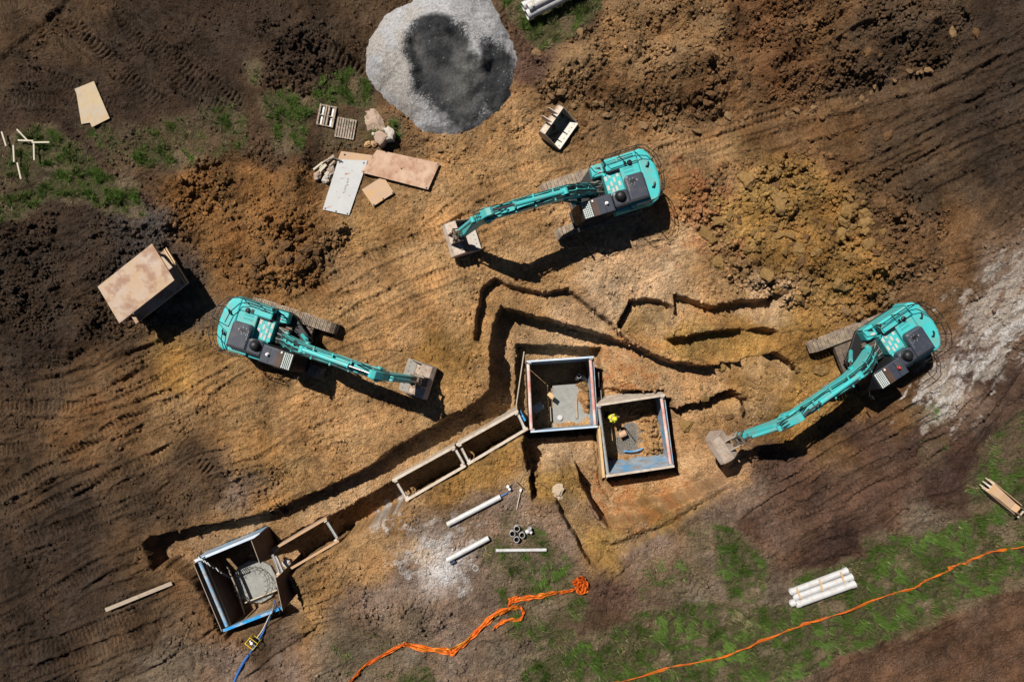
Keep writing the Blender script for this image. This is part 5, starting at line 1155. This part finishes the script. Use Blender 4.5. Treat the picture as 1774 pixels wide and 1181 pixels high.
for (qx_, qy_), lb in zip(((895.4, 915.7), (887.7, 924.4), (904.5, 926.7), (894.8, 934.3)), ("top", "left", "right", "bottom")):
    p = G(qx_, qy_, .2); p = P3(qx_, qy_, p.z + .34); b = MB(); b.pipe(p - Vector((0, 0, .36)), p, .165, .022, 24)
    o = one(b, "pipe_stub", M['pvc'], f"upright open pipe stub, {lb} one of the four standing in a diamond", "pipe stub", p - Vector((0, 0, .36)), "four upright pipe stubs", 0, True)
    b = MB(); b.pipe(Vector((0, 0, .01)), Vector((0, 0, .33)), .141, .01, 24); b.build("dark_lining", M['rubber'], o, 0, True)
p = G(916.3, 917.5, .2); t = thing("pipe_fitting", "white three way pipe fitting beside the standing stubs", "pipe fitting", tuple(p), .5)
b = MB(); b.pipe((-.20, 0, .16), (.14, 0, .16), .13, .02); b.build("sleeve", M['pvc'], t, 0, True)
b = MB(); b.pipe((0, .02, .18), (.14, .16, .34), .10, .02); b.build("branch", M['pvc'], t, 0, True); b = MB(); b.pipe((.02, -.05, .16), (.08, -.2, .2), .09, .02); b.build("branch", M['pvc'], t, 0, True)
p = G(824, 983.4, .2); b = MB(); b.tube([(.155 * math.cos(k * math.pi / 12), .155 * math.sin(k * math.pi / 12), .03) for k in range(25)], .018, 8); o = b.build("pipe_ring", M['pvc'], None, 0, True); o.location = p; tag(o, "thin pale ring lying flat on the soil", "pipe ring")
# strapped bundle, lower right
zb = zflat(*P(1425, 1018), 1.0)
t_ends = [((1369, 1025), (1468, 987.5), .18, .30), ((1375.5, 1034), (1476, 998), .18, .28), ((1369.5, 1045), (1468, 1009), .18, .18), ((1380, 1046.5), (1481, 1010.5), .19, .42)]
for (q0, q1, r_, dz), lb in zip(t_ends, ("topmost speckled white pipe of the strapped bundle", "second white pipe of the strapped bundle, under all three battens", "half hidden white pipe of the strapped bundle", "lowest and cleanest white pipe of the strapped bundle, on top of another")):
    pipe_thing(q0, q1, r_, lb, "bundle of large white pipes on the grass", z=zb + dz, socket=True)
for q0, q1, lb in (((1380, 1018), (1387, 1036), "left"), ((1419, 1003), (1426, 1023), "middle"), ((1456, 990), (1462.5, 1008), "right")):
    b = MB(); b.beam(P3(*q0, zb + .52), P3(*q1, zb + .49), .09, .04); one(b, "timber_batten", M['timber_n'], f"{lb} short timber batten strapped across the white pipe bundle", "batten", P3(*q0, zb + .5), "timber battens on the pipe bundle")
# bundle at the top edge
zb = zflat(*P(950, 5), 1.0)
for q0, q1, r_, dz, lb in (((913, 27), (1012, -22), .26, .62, "lower thick white pipe at the top edge above the grass"), ((906, 12.5), (990, -30), .24, .36, "upper thick white pipe at the top edge, half hidden"), ((915, 15), (1000, -28), .22, .9, "thin strip of white pipe between the two at the top edge")):
    pipe_thing(q0, q1, r_, lb, "large white pipes at the top edge", z=zb + dz, socket=True)
b = MB(); b.beam(P3(922, -2, zb + 1.15), P3(924, 11, zb + 1.13), .12, .05); one(b, "timber_batten", M['timber_p'], "pale batten lying across the white pipes at the top edge", "batten", P3(923, 5, zb + 1.14))

# ------------------------------------------------------------------ small things
p0 = G(183, 1056, .3); p1 = G(298, 1009.5, .3); z = max(p0.z, p1.z) + .12; b = MB(); b.beam(P3(183, 1056, z), P3(241, 1032.5, z + .02), .22, .06); b.beam(P3(241.3, 1032.3, z + .02), P3(298, 1009.5, z), .22, .06)
one(b, "timber_plank", M['timber'], "long grey weathered plank lying on dark lower left soil", "plank", P3(241, 1032, z), None, .006)
# T handled spade
p = G(902, 848, .1); h = G(895, 881, .1); b = MB(); t = wthing("spade", "long handled tool with a dark crosspiece on the pinkish soil", "spade", p)
b.tube([h + Vector((0, 0, .08)), p + Vector((0, 0, .14))], .03, 7); b.build("handle", M['timber_p'], t, off=p); b = MB(); b.beam(G(895.5, 835, 0, .14), G(908, 847, 0, .14), .05, .07); b.build("crosspiece", M['rebar'], t, off=p); b = MB(); b.beam(p + Vector((-.06, .02, .14)), p + Vector((.05, .0, .14)), .16, .05); b.build("collar", M['white'], t, off=p)
p = G(881, 843, .1); t = wthing("survey_laser", "small white instrument with dark base standing on the pinkish soil", "survey instrument", p)
b = MB(); b.lathe((-.03, .05, .1), [(.10, 0), (.10, .14), (.06, .2)], 14); b.build("housing", M['white'], t, 0, True, off=(0, 0, 0)); b = MB(); b.lathe((.06, -.1, .1), [(.08, 0), (.08, .12), (.04, .16)], 12); b.build("cap", M['white'], t, 0, True)
b = MB()
for k in range(3): a_ = k * 2.1 + .6; b.tube([(0, 0, .18), (.26 * math.cos(a_), .26 * math.sin(a_), -.03)], .02, 6)
b.build("tripod", M['rebar'], t)
b = MB(); b.tube([G(919, 826, 0, .12), P3(945, 843.5, -.35)], .022, 6); one(b, "steel_bar", M['rebar'], "thin dark bar slanting over the yellow cutting", "bar", G(919, 826))
# broken concrete stump, boulder and blocks
t = wthing("broken_concrete", "jagged broken concrete chunk with a pinkish slab, casting a deep shadow by the gravel", "concrete chunk", G(662, 238, .4)); T0 = t.location.copy(); zc = T0.z
def chunk(px, z0, z1, m, nm, jag, seed):
    rr = random.Random(seed); pts = []
    for i in range(len(px)):
        a_, b_ = px[i], px[(i + 1) % len(px)]
        for q in range(3):
            f = q / 3; pts.append(P(a_[0] + (b_[0] - a_[0]) * f + rr.uniform(-jag, jag), a_[1] + (b_[1] - a_[1]) * f + rr.uniform(-jag, jag), z1))
    b = MB(); b.prism_xy([(x - T0.x, y - T0.y) for x, y in pts][::-1], z0 - zc, z1 - zc, .08, .04); return b.build(nm, m, t)
chunk([(645, 231), (660, 226), (672, 236), (658, 251), (650, 246)], zc - .1, zc + .75, M['stone'], "slab_face", 1.2, 3)
chunk([(663, 222), (673, 218), (683, 228), (681, 240), (668, 243), (672, 233)], zc - .1, zc + .70, M['concrub'], "jagged_rim", 1.6, 5)
b = MB(); b.lathe((P(646.5, 232, zc + .8)[0] - T0.x, P(646.5, 232, zc + .8)[1] - T0.y, .7), [(.09, 0), (.09, .12), (.05, .14)], 12); b.build("bolt_end", M['concrub'], t)
lump((650, 213), G(650, 213, .3).z - .12, .72, 71, M['stone'], "boulder", "rounded pinkish boulder half buried left of the broken concrete", "boulder", None, .5)
for (a_, b_), lb, r_ in (((637, 250), "left yellowish stone block below the broken concrete", .2), ((647, 249.5), "right yellowish stone block below the broken concrete", .18)):
    lump((a_, b_), G(a_, b_, .2).z + .05, r_, int(a_), M['plate_t'], "stone_block", lb, "stone", "two stone blocks", .8)
# timber scraps and stones beside the white plate
rr = random.Random(6)
for k, (q0, q1, w_) in enumerate((((543, 294), (561, 283), .10), ((553, 298), (567, 287), .16), ((566, 280), (579, 270), .14), ((572, 288), (580, 279), .10), ((556, 284), (573, 275), .08))):
    p0 = G(*q0, .15, .08); p1 = G(*q1, .15, .10); b = MB(); z = max(p0.z, p1.z) + .02 * k; p0.z = p1.z = z
    b.beam(p0, p1, w_, .05); one(b, "timber_scrap", M['timber_p'] if k in (0, 1) else M['timber'], "short grey timber scrap in the rubble left of the white plate", "timber scrap", p0.lerp(p1, .5), "timber scraps beside the white plate")
b = MB(); b.beam(G(577, 273, .1, .2), G(592, 279, .1, .2), .06, .05); one(b, "steel_bracket", M['black'], "black bracket at the upper left corner of the white plate", "bracket", G(584, 276, .1, .2))
for k, (a_, b_, r_) in enumerate(((550, 305, .26), (563, 311, .24), (572, 296, .24), (568, 303, .2), (559, 290, .16), (575, 291, .15))):
    lump((a_, b_), G(a_, b_, .2).z + .05, r_, 90 + k, M['stone'] if k in (0, 2) else M['concrub'], "rubble_stone", "pale rubble stone in the little heap left of the white plate", "stone", "rubble stones beside the white plate", .8)
# pump, hoses
p = G(441, 1108, .3); t = wthing("trash_pump", "small petrol pump in a yellow tube frame below the far left pit", "pump", p); T0 = p
ra = math.radians(-38)
def rot(x, y): return (x * math.cos(ra) - y * math.sin(ra), x * math.sin(ra) + y * math.cos(ra))
b = MB()
for zz in (.04, .48): b.tube([(*rot(*q), zz) for q in ((-.28, -.22), (.28, -.22), (.28, .22), (-.28, .22), (-.28, -.22))], .024, 7)
for q in ((-.28, -.22), (.28, -.22), (.28, .22), (-.28, .22)): b.tube([(*rot(*q), .04), (*rot(*q), .48)], .024, 7)
b.build("frame", M['yellow'], t); b = MB(); b.lathe((.02, .02, .08), [(.16, 0), (.17, .2), (.12, .28)], 14); b.build("pump_housing", M['black'], t, 0, True)
b = MB(); b.lathe((-.03, -.03, .34), [(.09, 0), (.08, .06), (.04, .08)], 12); b.box(-.14, -.06, .06, .14, .3, .42); b.build("fuel_tank", M['white'], t, 0, True)
def hose(pts, r_, m, label, name="hose", dz=.05):
    ps = [(P3(a_, b_, z) if z is not None else G(a_, b_, .12, dz)) for a_, b_, z in pts]; ps = [Vector(q) for q in smooth_line([tuple(q) for q in ps], 5)]
    b = MB(); b.tube(ps, r_, 8); return one(b, name, m, label, "hose", ps[len(ps) // 2], None, 0, True)
hose([(404, 1186, None), (411, 1168, None), (420, 1150, None), (431, 1133, None)], .075, M['bluehose'], "flat blue hose running off the bottom edge of the picture")
hose([(433, 1131, None), (439, 1122, None), (447, 1110, None), (455, 1096, None), (464, 1077, .0), (471, 1062, .12), (478, 1050, -.3), (476, 1040, -2.2)], .048, M['bluehose'], "blue hose from the pump over the blue panel into the pit")
hose([(444, 1106, None), (455, 1090, None), (466, 1068, .05), (472, 1058, .2), (474, 1046, -1.5)], .03, M['timber_p'], "thin pale hose beside the blue one going into the pit")
hose([(471, 1063, None), (480, 1066, None), (485, 1060, .05), (480, 1050, .1), (470, 1062, None), (458, 1092, None), (452, 1112, None), (444, 1121, None)], .025, M['rubber'], "black hose looping round the pump to the pit edge")
p = G(497, 886, .15); t = wthing("small_pump", "little red and black pump with cables on the long bench", "pump", p)
b = MB(); b.lathe((0, 0, 0), [(.16, 0), (.17, .2), (.10, .26)], 14); b.build("motor_body", M['black'], t, 0, True); b = MB(); b.lathe((-.22, .04, 0), [(.13, 0), (.13, .14), (.06, .18)], 12); b.build("pump_body", M['red'], t, 0, True)
hose([(493, 885, None), (484, 883, None), (470, 884, None), (462, 890, None)], .018, M['timber_p'], "thin pale cable trailing from the little red pump", "cable")

# ------------------------------------------------------------------ orange barrier mesh
def ribbon(pts, widths, m, name, label=None, parent=None, off=None, fold=.10, n=7, drape=None, seed=0):
    """crumpled strip of mesh lying on the ground along photo pixels"""
    rr = random.Random(seed); line = smooth_line([(a_, b_) for a_, b_ in pts], 8); ws = np.interp(np.linspace(0, 1, len(line)), np.linspace(0, 1, len(widths)), widths); vs = []; fs = []
    ph = [rr.uniform(0, 6) for _ in range(8)]
    for i, (a_, b_) in enumerate(line):
        q = line[min(i + 1, len(line) - 1)]; r_ = line[max(i - 1, 0)]; dx, dy = q[0] - r_[0], q[1] - r_[1]; L_ = math.hypot(dx, dy) or 1; nx_, ny_ = -dy / L_, dx / L_
        for j in range(n):
            s = (j / (n - 1) - .5) * ws[i] * (1 + .25 * math.sin(i * .7 + ph[0]))
            g = G(a_ + nx_ * s, b_ + ny_ * s, .12); h = .05 + fold * (1 + math.sin(j * 2.2 + i * .35 + ph[1]) + .7 * math.sin(j * 1.1 - i * .9 + ph[2])) * (.4 + .6 * (1 - abs(j / (n - 1) - .5) * 1.2))
            vs.append(P3(a_ + nx_ * s, b_ + ny_ * s, g.z + max(h, .04)))
    for i in range(len(line) - 1):
        for j in range(n - 1): fs.append((i * n + j, i * n + j + 1, (i + 1) * n + j + 1, (i + 1) * n + j))
    b = MB(); b.add(vs, fs); c = Vector(vs[len(vs) // 2]) if off is None else off
    o = b.build(name, m, parent, 0, False, off=c)
    sm = o.modifiers.new("thickness", 'SOLIDIFY'); sm.thickness = .012
    if parent is None: o.location = c
    return o, c
o, c = ribbon([(598, 1186), (615, 1172), (632, 1153), (664, 1134), (697, 1117), (704, 1116), (739, 1124), (772, 1127), (784, 1130), (798, 1119), (818, 1102), (838, 1082), (858, 1064), (880, 1055), (897, 1050)], [2, 4, 4.5, 5, 6, 9, 10, 11, 9, 6, 9, 9, 8, 6], M['orange'], "barrier_mesh", seed=1)
tag(o, "long crumpled orange barrier mesh trailing to the bottom edge", "barrier mesh", "orange barrier mesh on the ground")
ribbon([(706, 1117.5), (739, 1124.5), (772, 1125), (796, 1117), (816, 1102)], [1, 3, 4, 3, 1], M['orange_y'], "yellow_fold", None, o, c, .17, 4, seed=5)
ribbon([(846, 1076), (866, 1060), (884, 1054), (898, 1050)], [1, 2.5, 3, 2], M['orange_y'], "yellow_fold", None, o, c, .17, 4, seed=6)
o, c = ribbon([(897, 1049), (905, 1056), (906, 1066), (899, 1073), (885, 1073), (868, 1078), (858, 1086), (854, 1092)], [4, 4, 4, 5, 6, 6, 4, 1.5], M['orange'], "barrier_mesh", n=4, seed=2); tag(o, "thin orange mesh loop hooking back under the long strip", "barrier mesh", "orange barrier mesh on the ground")
o, c = ribbon([(881, 1040), (890, 1038), (910, 1036), (930, 1033), (948, 1029), (965, 1026), (980, 1024), (992, 1022), (1000, 1016)], [8, 9, 9, 8, 7, 6, 4, 5, 4], M['orange'], "barrier_mesh", seed=3); tag(o, "straight taut orange mesh strip leading to the knotted heap", "barrier mesh", "orange barrier mesh on the ground")
ribbon([(880, 1050), (884, 1044), (892, 1036), (897, 1031)], [3, 5, 5, 2], M['orange'], "loose_end", None, o, c, .12, 4, seed=9); ribbon([(893, 1038), (930, 1032), (975, 1024)], [2, 3, 2], M['orange_y'], "yellow_fold", None, o, c, .15, 4, seed=7)
o, c = ribbon([(992, 1010), (1000, 1007), (1010, 1010), (1014, 1018), (1008, 1027), (1002, 1018), (1006, 1008), (1012, 1003), (1008, 999), (1001, 1001)], [7, 11, 12, 12, 9, 10, 9, 5, 4, 3], M['orange'], "barrier_mesh", fold=.20, seed=4); tag(o, "knotted heap of bright orange mesh on grass", "barrier mesh", "orange barrier mesh on the ground")
# standing barrier along the grass
line = smooth_line([(1040, 1192), (1068, 1181), (1136, 1163), (1197, 1150), (1266, 1131), (1316, 1112), (1370, 1089), (1408, 1078), (1471, 1054), (1537, 1033), (1578, 1019), (1590, 1013), (1634, 991), (1646, 986), (1662, 976), (1692, 965), (1730, 954), (1775, 946), (1800, 942)], 8)
t = wthing("barrier_fence", "sagging orange mesh fence running through the grass by the dirt road", "fence", G(1408, 1078, .2)); T0 = t.location.copy()
vs = []; fs = []; cb2 = []; rr = random.Random(3); n = 5; hs = []
for i, (a_, b_) in enumerate(line):
    g = G(a_, b_, .15); x, y = g.x, g.y; hgt = .30 + .10 * math.sin(i * .23) + .06 * math.sin(i * .9); hs.append((x, y, g.z, hgt))
    for j in range(n): f = j / (n - 1); vs.append((x + .10 * math.sin(f * 3 + i * .5) - .10 * f, y + .06 * math.sin(i * .37) + .16 * f + .05 * math.sin(f * 5 + i), g.z + .02 + hgt * f))
for i in range(len(line) - 1):
    for j in range(n - 1): fs.append((i * n + j, i * n + j + 1, (i + 1) * n + j + 1, (i + 1) * n + j))
b = MB(); b.add(vs, fs); o = b.build("mesh", M['orange'], t, off=T0); sm = o.modifiers.new("thickness", 'SOLIDIFY'); sm.thickness = .012
for i in range(6, len(hs) - 2, 8):
    x, y, z, hh = hs[i]; b = MB(); b.tube([(x, y - .06, z - .1), (x + .02, y - .02, z + hh + .28)], .02, 6); b.build("post", M['rebar'], t, off=T0)
# ------------------------------------------------------------------ soil clods and rocks
import bmesh
from mathutils import noise as mnoise
def rock_mesh(name, seed, m, sub=3):
    rr = random.Random(seed); bm = bmesh.new(); bmesh.ops.create_icosphere(bm, subdivisions=sub, radius=1)
    ax = [Vector((rr.uniform(-1, 1), rr.uniform(-1, 1), rr.uniform(-.5, 1))).normalized() for _ in range(13)]; lim = [rr.uniform(.48, .85) for _ in ax]
    st = Vector((rr.uniform(1.0, 1.45), rr.uniform(.7, 1.0), rr.uniform(.55, .8))); o = Vector((seed * 1.7, seed * .3, 0))
    for v in bm.verts:
        n0 = v.co.normalized()
        for q, l_ in zip(ax, lim):
            d = v.co.dot(q)
            if d > l_: v.co -= q * (d - l_)
        v.co += n0 * (.20 * mnoise.noise(n0 * 1.6 + o) + .12 * mnoise.noise(n0 * 4.0 + o) + .09 * mnoise.noise(n0 * 9.0 + o))
        v.co = Vector((v.co.x * st.x, v.co.y * st.y, v.co.z * st.z))
    me = bpy.data.meshes.new(name); bm.to_mesh(me); bm.free(); me.materials.append(m); return me
def clod_mat(name, c, c2): return mat(name, c, .95, col2=c2, scale=5.0, amount=1.0, bump=.05, bscale=16, spec=.08)
CM = {'yel': clod_mat("ochre_clod", (.30, .185, .072), (.19, .11, .042)), 'brn': clod_mat("brown_clod", (.19, .105, .048), (.11, .06, .03)), 'tan': clod_mat("tan_clod", (.31, .195, .10), (.20, .12, .06)), 'drk': clod_mat("dark_clod", (.06, .04, .028), (.04, .027, .02))}
RM = {k: [rock_mesh("soil_clod", 500 + 17 * i + j, CM[k]) for j in range(6)] for i, k in enumerate(CM)}
FIELDS = [  # outline, colour, how many, size range in metres, label, group
 ([(1215, 290), (1290, 268), (1400, 285), (1500, 350), (1540, 420), (1500, 500), (1420, 540), (1350, 510), (1260, 450), (1210, 390)], 'yel', 75, (.22, .52), "ochre clay clod on the lumpy spoil between the two right excavators", "ochre clods on the right spoil"),
 ([(925, 150), (1010, 165), (1100, 205), (1200, 215), (1330, 190), (1480, 165), (1600, 110), (1640, 120), (1500, 185), (1340, 215), (1190, 235), (1040, 215), (950, 200)], 'tan', 60, (.14, .30), "tan clod along the foot of the long spoil heap at upper right", "tan clods at the spoil foot"),
 ([(1000, 110), (1200, 60), (1500, 60), (1600, 90), (1400, 170), (1200, 200), (1050, 180)], 'brn', 35, (.14, .30), "brown clod scattered over the long spoil heap at upper right", "brown clods on the upper spoil"),
 ([(380, 400), (470, 420), (560, 400), (590, 440), (540, 500), (470, 500), (400, 470)], 'brn', 40, (.16, .36), "brown clod on the heap above the trench facing excavator", "brown clods on the left heap"),
 ([(860, 215), (900, 180), (930, 195), (920, 225), (870, 240), (820, 250), (720, 268), (700, 262)], 'tan', 26, (.10, .22), "tan stone at the edge of the gravel heap", "tan stones below the gravel heap"),
 ([(1240, 620), (1330, 620), (1420, 640), (1400, 700), (1310, 730), (1200, 720), (1190, 690)], 'yel', 30, (.12, .32), "ochre clod on the ramp under the outstretched excavator arm", "ochre clods on the ramp"),
 ([(1440, 540), (1560, 500), (1650, 430), (1670, 450), (1580, 515), (1480, 550)], 'tan', 22, (.14, .30), "tan clod behind the chalky ground excavator", "tan clods behind the right excavator"),
]
def in_poly(pl, x, y):
    c = False; k = len(pl)
    for i in range(k):
        ax, ay = pl[i]; bx, by = pl[(i + 1) % k]
        if (ay > y) != (by > y) and x < (bx - ax) * (y - ay) / (by - ay) + ax: c = not c
    return c
rr = random.Random(77)
def put_rock(kind, px_, py_, r_, label, group, sink=.35, rot=None):
    g = G(px_, py_, r_ * .5); o = new_obj("soil_clod", rr.choice(RM[kind])); o.location = (g.x, g.y, g.z + r_ * (.6 - sink) - r_ * .2)
    o.rotation_euler = (rr.uniform(-.3, .3), rr.uniform(-.3, .3), rr.uniform(0, 6.28) if rot is None else rot); s = r_; o.scale = (s, s * rr.uniform(.75, 1.05), s * rr.uniform(.6, 1.0))
    return tag(o, label, "clod", group)
BIG = [(1293, 313, .72, 'yel', "largest flat ochre clod, upper edge of the right spoil"), (1245, 380, .50, 'yel', "broad ochre clod just right of the first excavator's tail shadow"), (1352, 345, .62, 'yel', "large ochre clod in the middle of the right spoil"), (1500, 385, .48, 'yel', "upright slab shaped clod on the right spoil"),
       (1245, 455, .42, 'yel', "ochre clod at the lower left rim of the right spoil"), (1330, 478, .44, 'yel', "blocky ochre clod at the lower rim of the right spoil, near the ledge"), (1415, 437, .36, 'yel', "rounded clod with a sharp shadow below the middle of the right spoil"), (1250, 637, .28, 'yel', "lone round ball of clay on the lip of the orange shelf"),
       (1187, 737, .46, 'yel', "large clay ball beside the blue panelled box"), (1420, 640, .48, 'yel', "large clod by the left track of the chalky ground excavator"), (1265, 722, .30, 'brn', "dark angular clod above the outstretched bucket"), (1448, 190, .40, 'brn', "solitary brown rock on the haul track at upper right"), (1540, 235, .34, 'brn', "brown block lying between the ruts at right"), (1005, 58, .30, 'tan', "tan boulder at the corner of the top grass patch"),
       (930, 92, .30, 'tan', "tan boulder at the lower tip of the top grass patch"), (1012, 213, .30, 'brn', "dark clod beside the loose bucket"), (1260, 200, .36, 'tan', "flat tan slab at the foot of the upper spoil heap"), (1618, 477, .34, 'brn', "brown boulder on the small ridge at right"), (1545, 510, .30, 'tan', "paired tan clod just above the chalky ground excavator"), (768, 210, .16, 'brn', "single brown stone on the lower rim of the gravel heap"), (1690, 60, .38, 'brn', "brown boulder at the top right rut"), (1650, 55, .32, 'tan', "tan boulder left of the top right rut")]
for x, y, r_, k, lb in BIG: put_rock(k, x, y, r_, lb, None)
for pl, k, n_, (s0, s1), lb, gr_ in FIELDS:
    xs0, xs1 = min(p[0] for p in pl), max(p[0] for p in pl); ys0, ys1 = min(p[1] for p in pl), max(p[1] for p in pl); q = 0
    while q < n_:
        x, y = rr.uniform(xs0, xs1), rr.uniform(ys0, ys1)
        if in_poly(pl, x, y): put_rock(k if rr.random() > .2 else ('brn' if k == 'yel' else k), x, y, s0 + (s1 - s0) * rr.random() ** 2.2, lb, gr_); q += 1

# small clods, uncountable: facetted lumps coloured like the soil they lie on
ico_v = []; ph = (1 + 5 ** .5) / 2
for a_ in (-1, 1):
    for b_ in (-1, 1): ico_v += [(0, a_, b_ * ph), (a_, b_ * ph, 0), (b_ * ph, 0, a_)]
ico_v = np.array(ico_v, f32) / math.hypot(1, ph)
bm = bmesh.new(); [bm.verts.new(v) for v in ico_v]; hl = bmesh.ops.convex_hull(bm, input=bm.verts); bm.verts.index_update()
ico_f = np.array([[v.index for v in f.verts] for f in bm.faces if len(f.verts) == 3], np.int32); ico_v = np.array([v.co[:] for v in bm.verts], f32); bm.free()
N = 32000
cxs = rng.uniform(-30.5, 30.5, N * 9).astype(f32); cys = rng.uniform(-20.5, 20.5, N * 9).astype(f32)
ii = np.searchsorted(xs, cxs).clip(1, NX - 2); jj = np.searchsorted(ys, cys).clip(1, NY - 2)
pr = np.clip(A[jj, ii] * 1.2 - .22, .05, 1) * (GP[jj, ii] < .4) * (SM[jj, ii] < .35)
pr *= .35 + np.clip(fbm(cxs, cys, 1.6, 3, 401) + .4, 0, 1.5)
ok = np.where(rng.random(N * 9) < pr)[0][:N]
cxs, cys, ii, jj = cxs[ok], cys[ok], ii[ok], jj[ok]; n_ = len(ok)
sz = (.028 + .085 * rng.random(n_) ** 2.6).astype(f32) * (0.8 + .6 * np.clip(A[jj, ii], 0, 1))
an = rng.random(n_) * 6.283; ca, sa = np.cos(an), np.sin(an)
V = ico_v[None] * (1 + .28 * (rng.random((n_, 12, 1)) - .5)) * sz[:, None, None] * np.stack([1 + .5 * rng.random(n_), .7 + .4 * rng.random(n_), .55 + .4 * rng.random(n_)], -1)[:, None, :]
V = V.astype(f32); vx = V[..., 0] * ca[:, None] - V[..., 1] * sa[:, None]; vy = V[..., 0] * sa[:, None] + V[..., 1] * ca[:, None]
co = np.stack([vx + cxs[:, None], vy + cys[:, None], V[..., 2] + (Z[jj, ii] + sz * .18)[:, None]], -1).reshape(-1, 3).astype(f32)
F = (ico_f[None] + (np.arange(n_, dtype=np.int32) * 12)[:, None, None]).reshape(-1, 3)
rgb = np.repeat(RGB[jj, ii] * (.85 + .5 * rng.random((n_, 1))), 12, 0)
def tri_mesh(name, co, F, rgb, m, attr="soil"):
    me = bpy.data.meshes.new(name); me.vertices.add(len(co)); me.vertices.foreach_set("co", co.astype(f32).ravel())
    me.loops.add(F.size); me.loops.foreach_set("vertex_index", F.ravel().astype(np.int32)); me.polygons.add(len(F))
    me.polygons.foreach_set("loop_start", np.arange(0, F.size, 3, dtype=np.int32)); me.polygons.foreach_set("loop_total", np.full(len(F), 3, np.int32))
    at = me.attributes.new(attr, 'FLOAT_COLOR', 'POINT'); c4 = np.ones((len(co), 4), f32); c4[:, :3] = rgb; at.data.foreach_set("color", c4.ravel())
    me.update(); me.materials.append(m); o = new_obj(name, me); o['kind'] = 'stuff'; return o
o = tri_mesh("loose_clods", co, F, rgb, M['soil']); o['label'] = "small loose clods and crumbs scattered over the spoil"

# ------------------------------------------------------------------ grass
BPM = 430
NB = 2600000
gxr = rng.uniform(-30.2, 30.2, NB).astype(f32); gyr = rng.uniform(-20.2, 20.2, NB).astype(f32)
ii = np.searchsorted(xs, gxr).clip(1, NX - 2); jj = np.searchsorted(ys, gyr).clip(1, NY - 2)
k_ = GP[jj, ii] > .02; gxr, gyr, ii, jj = gxr[k_], gyr[k_], ii[k_], jj[k_]
tuft = np.clip(.12 + 2.6 * fbm(gxr, gyr, .6, 3, 411), 0, 1.3)
ok = np.where(rng.random(len(gxr)) < GP[jj, ii] ** 1.3 * tuft)[0]
print("blades wanted", len(ok)); rng.shuffle(ok)
ok = ok[:480000]; gxr, gyr, ii, jj = gxr[ok], gyr[ok], ii[ok], jj[ok]; n_ = len(ok)
den = GP[jj, ii]; ln = (.10 + .30 * rng.random(n_)) * (.45 + .5 * den + .35 * np.clip(2.0 * fbm(gxr, gyr, .6, 3, 411), 0, 1))
lean = 2.0 * gnoise(gxr, gyr, 1.6, 421) + .3 * math.pi + rng.normal(0, .75, n_)
out = (.30 + .70 * rng.random(n_)) * ln; dx, dy = np.cos(lean) * out, np.sin(lean) * out; up = np.sqrt(np.maximum(ln ** 2 - (out * .85) ** 2, .0004))
bigb = rng.random(n_) < .18; w_ = (.008 + .010 * rng.random(n_)) * np.where(bigb, 1.9, 1.0); px_, py_ = -np.sin(lean) * w_, np.cos(lean) * w_; z0 = Z[jj, ii] - .01
co = np.empty((n_, 3, 3), f32)
for k, (f_, wd) in enumerate(((0, 1), (0, -1), (1, 0))):
    co[:, k, 0] = gxr + dx * f_ + px_ * wd; co[:, k, 1] = gyr + dy * f_ + py_ * wd; co[:, k, 2] = z0 + up * f_
F = np.arange(n_ * 3, dtype=np.int32).reshape(-1, 3)
hn = fbm(gxr, gyr, 2.2, 3, 431); dryp = np.clip(.16 - 1.1 * hn + .7 * (.5 - den), .03, .9); isdry = rng.random(n_) < dryp
green = np.array([.054, .102, .016]) * (1 + .7 * hn[:, None]); green2 = np.array([.115, .170, .030]); m_ = rng.random((n_, 1)) ** 1.5; c_ = green * (1 - m_ * .7) + green2 * m_ * .7
straw = np.array([.24, .19, .10]) * (.5 + .7 * rng.random((n_, 1))); c_ = np.where(isdry[:, None], straw, np.clip(c_, .008, 1))
M['grass'] = mat("grass_blades", (1, 1, 1), .6, vcol="tint", spec=.25)
o = tri_mesh("grass", co.reshape(-1, 3), F, np.repeat(c_, 3, 0), M['grass'], "tint"); o['label'] = "clumps of green and dry grass and weeds on bare soil"
print("tris", sum(len(o.data.polygons) for o in COL.objects if o.type == 'MESH'), "objects", len(COL.objects))
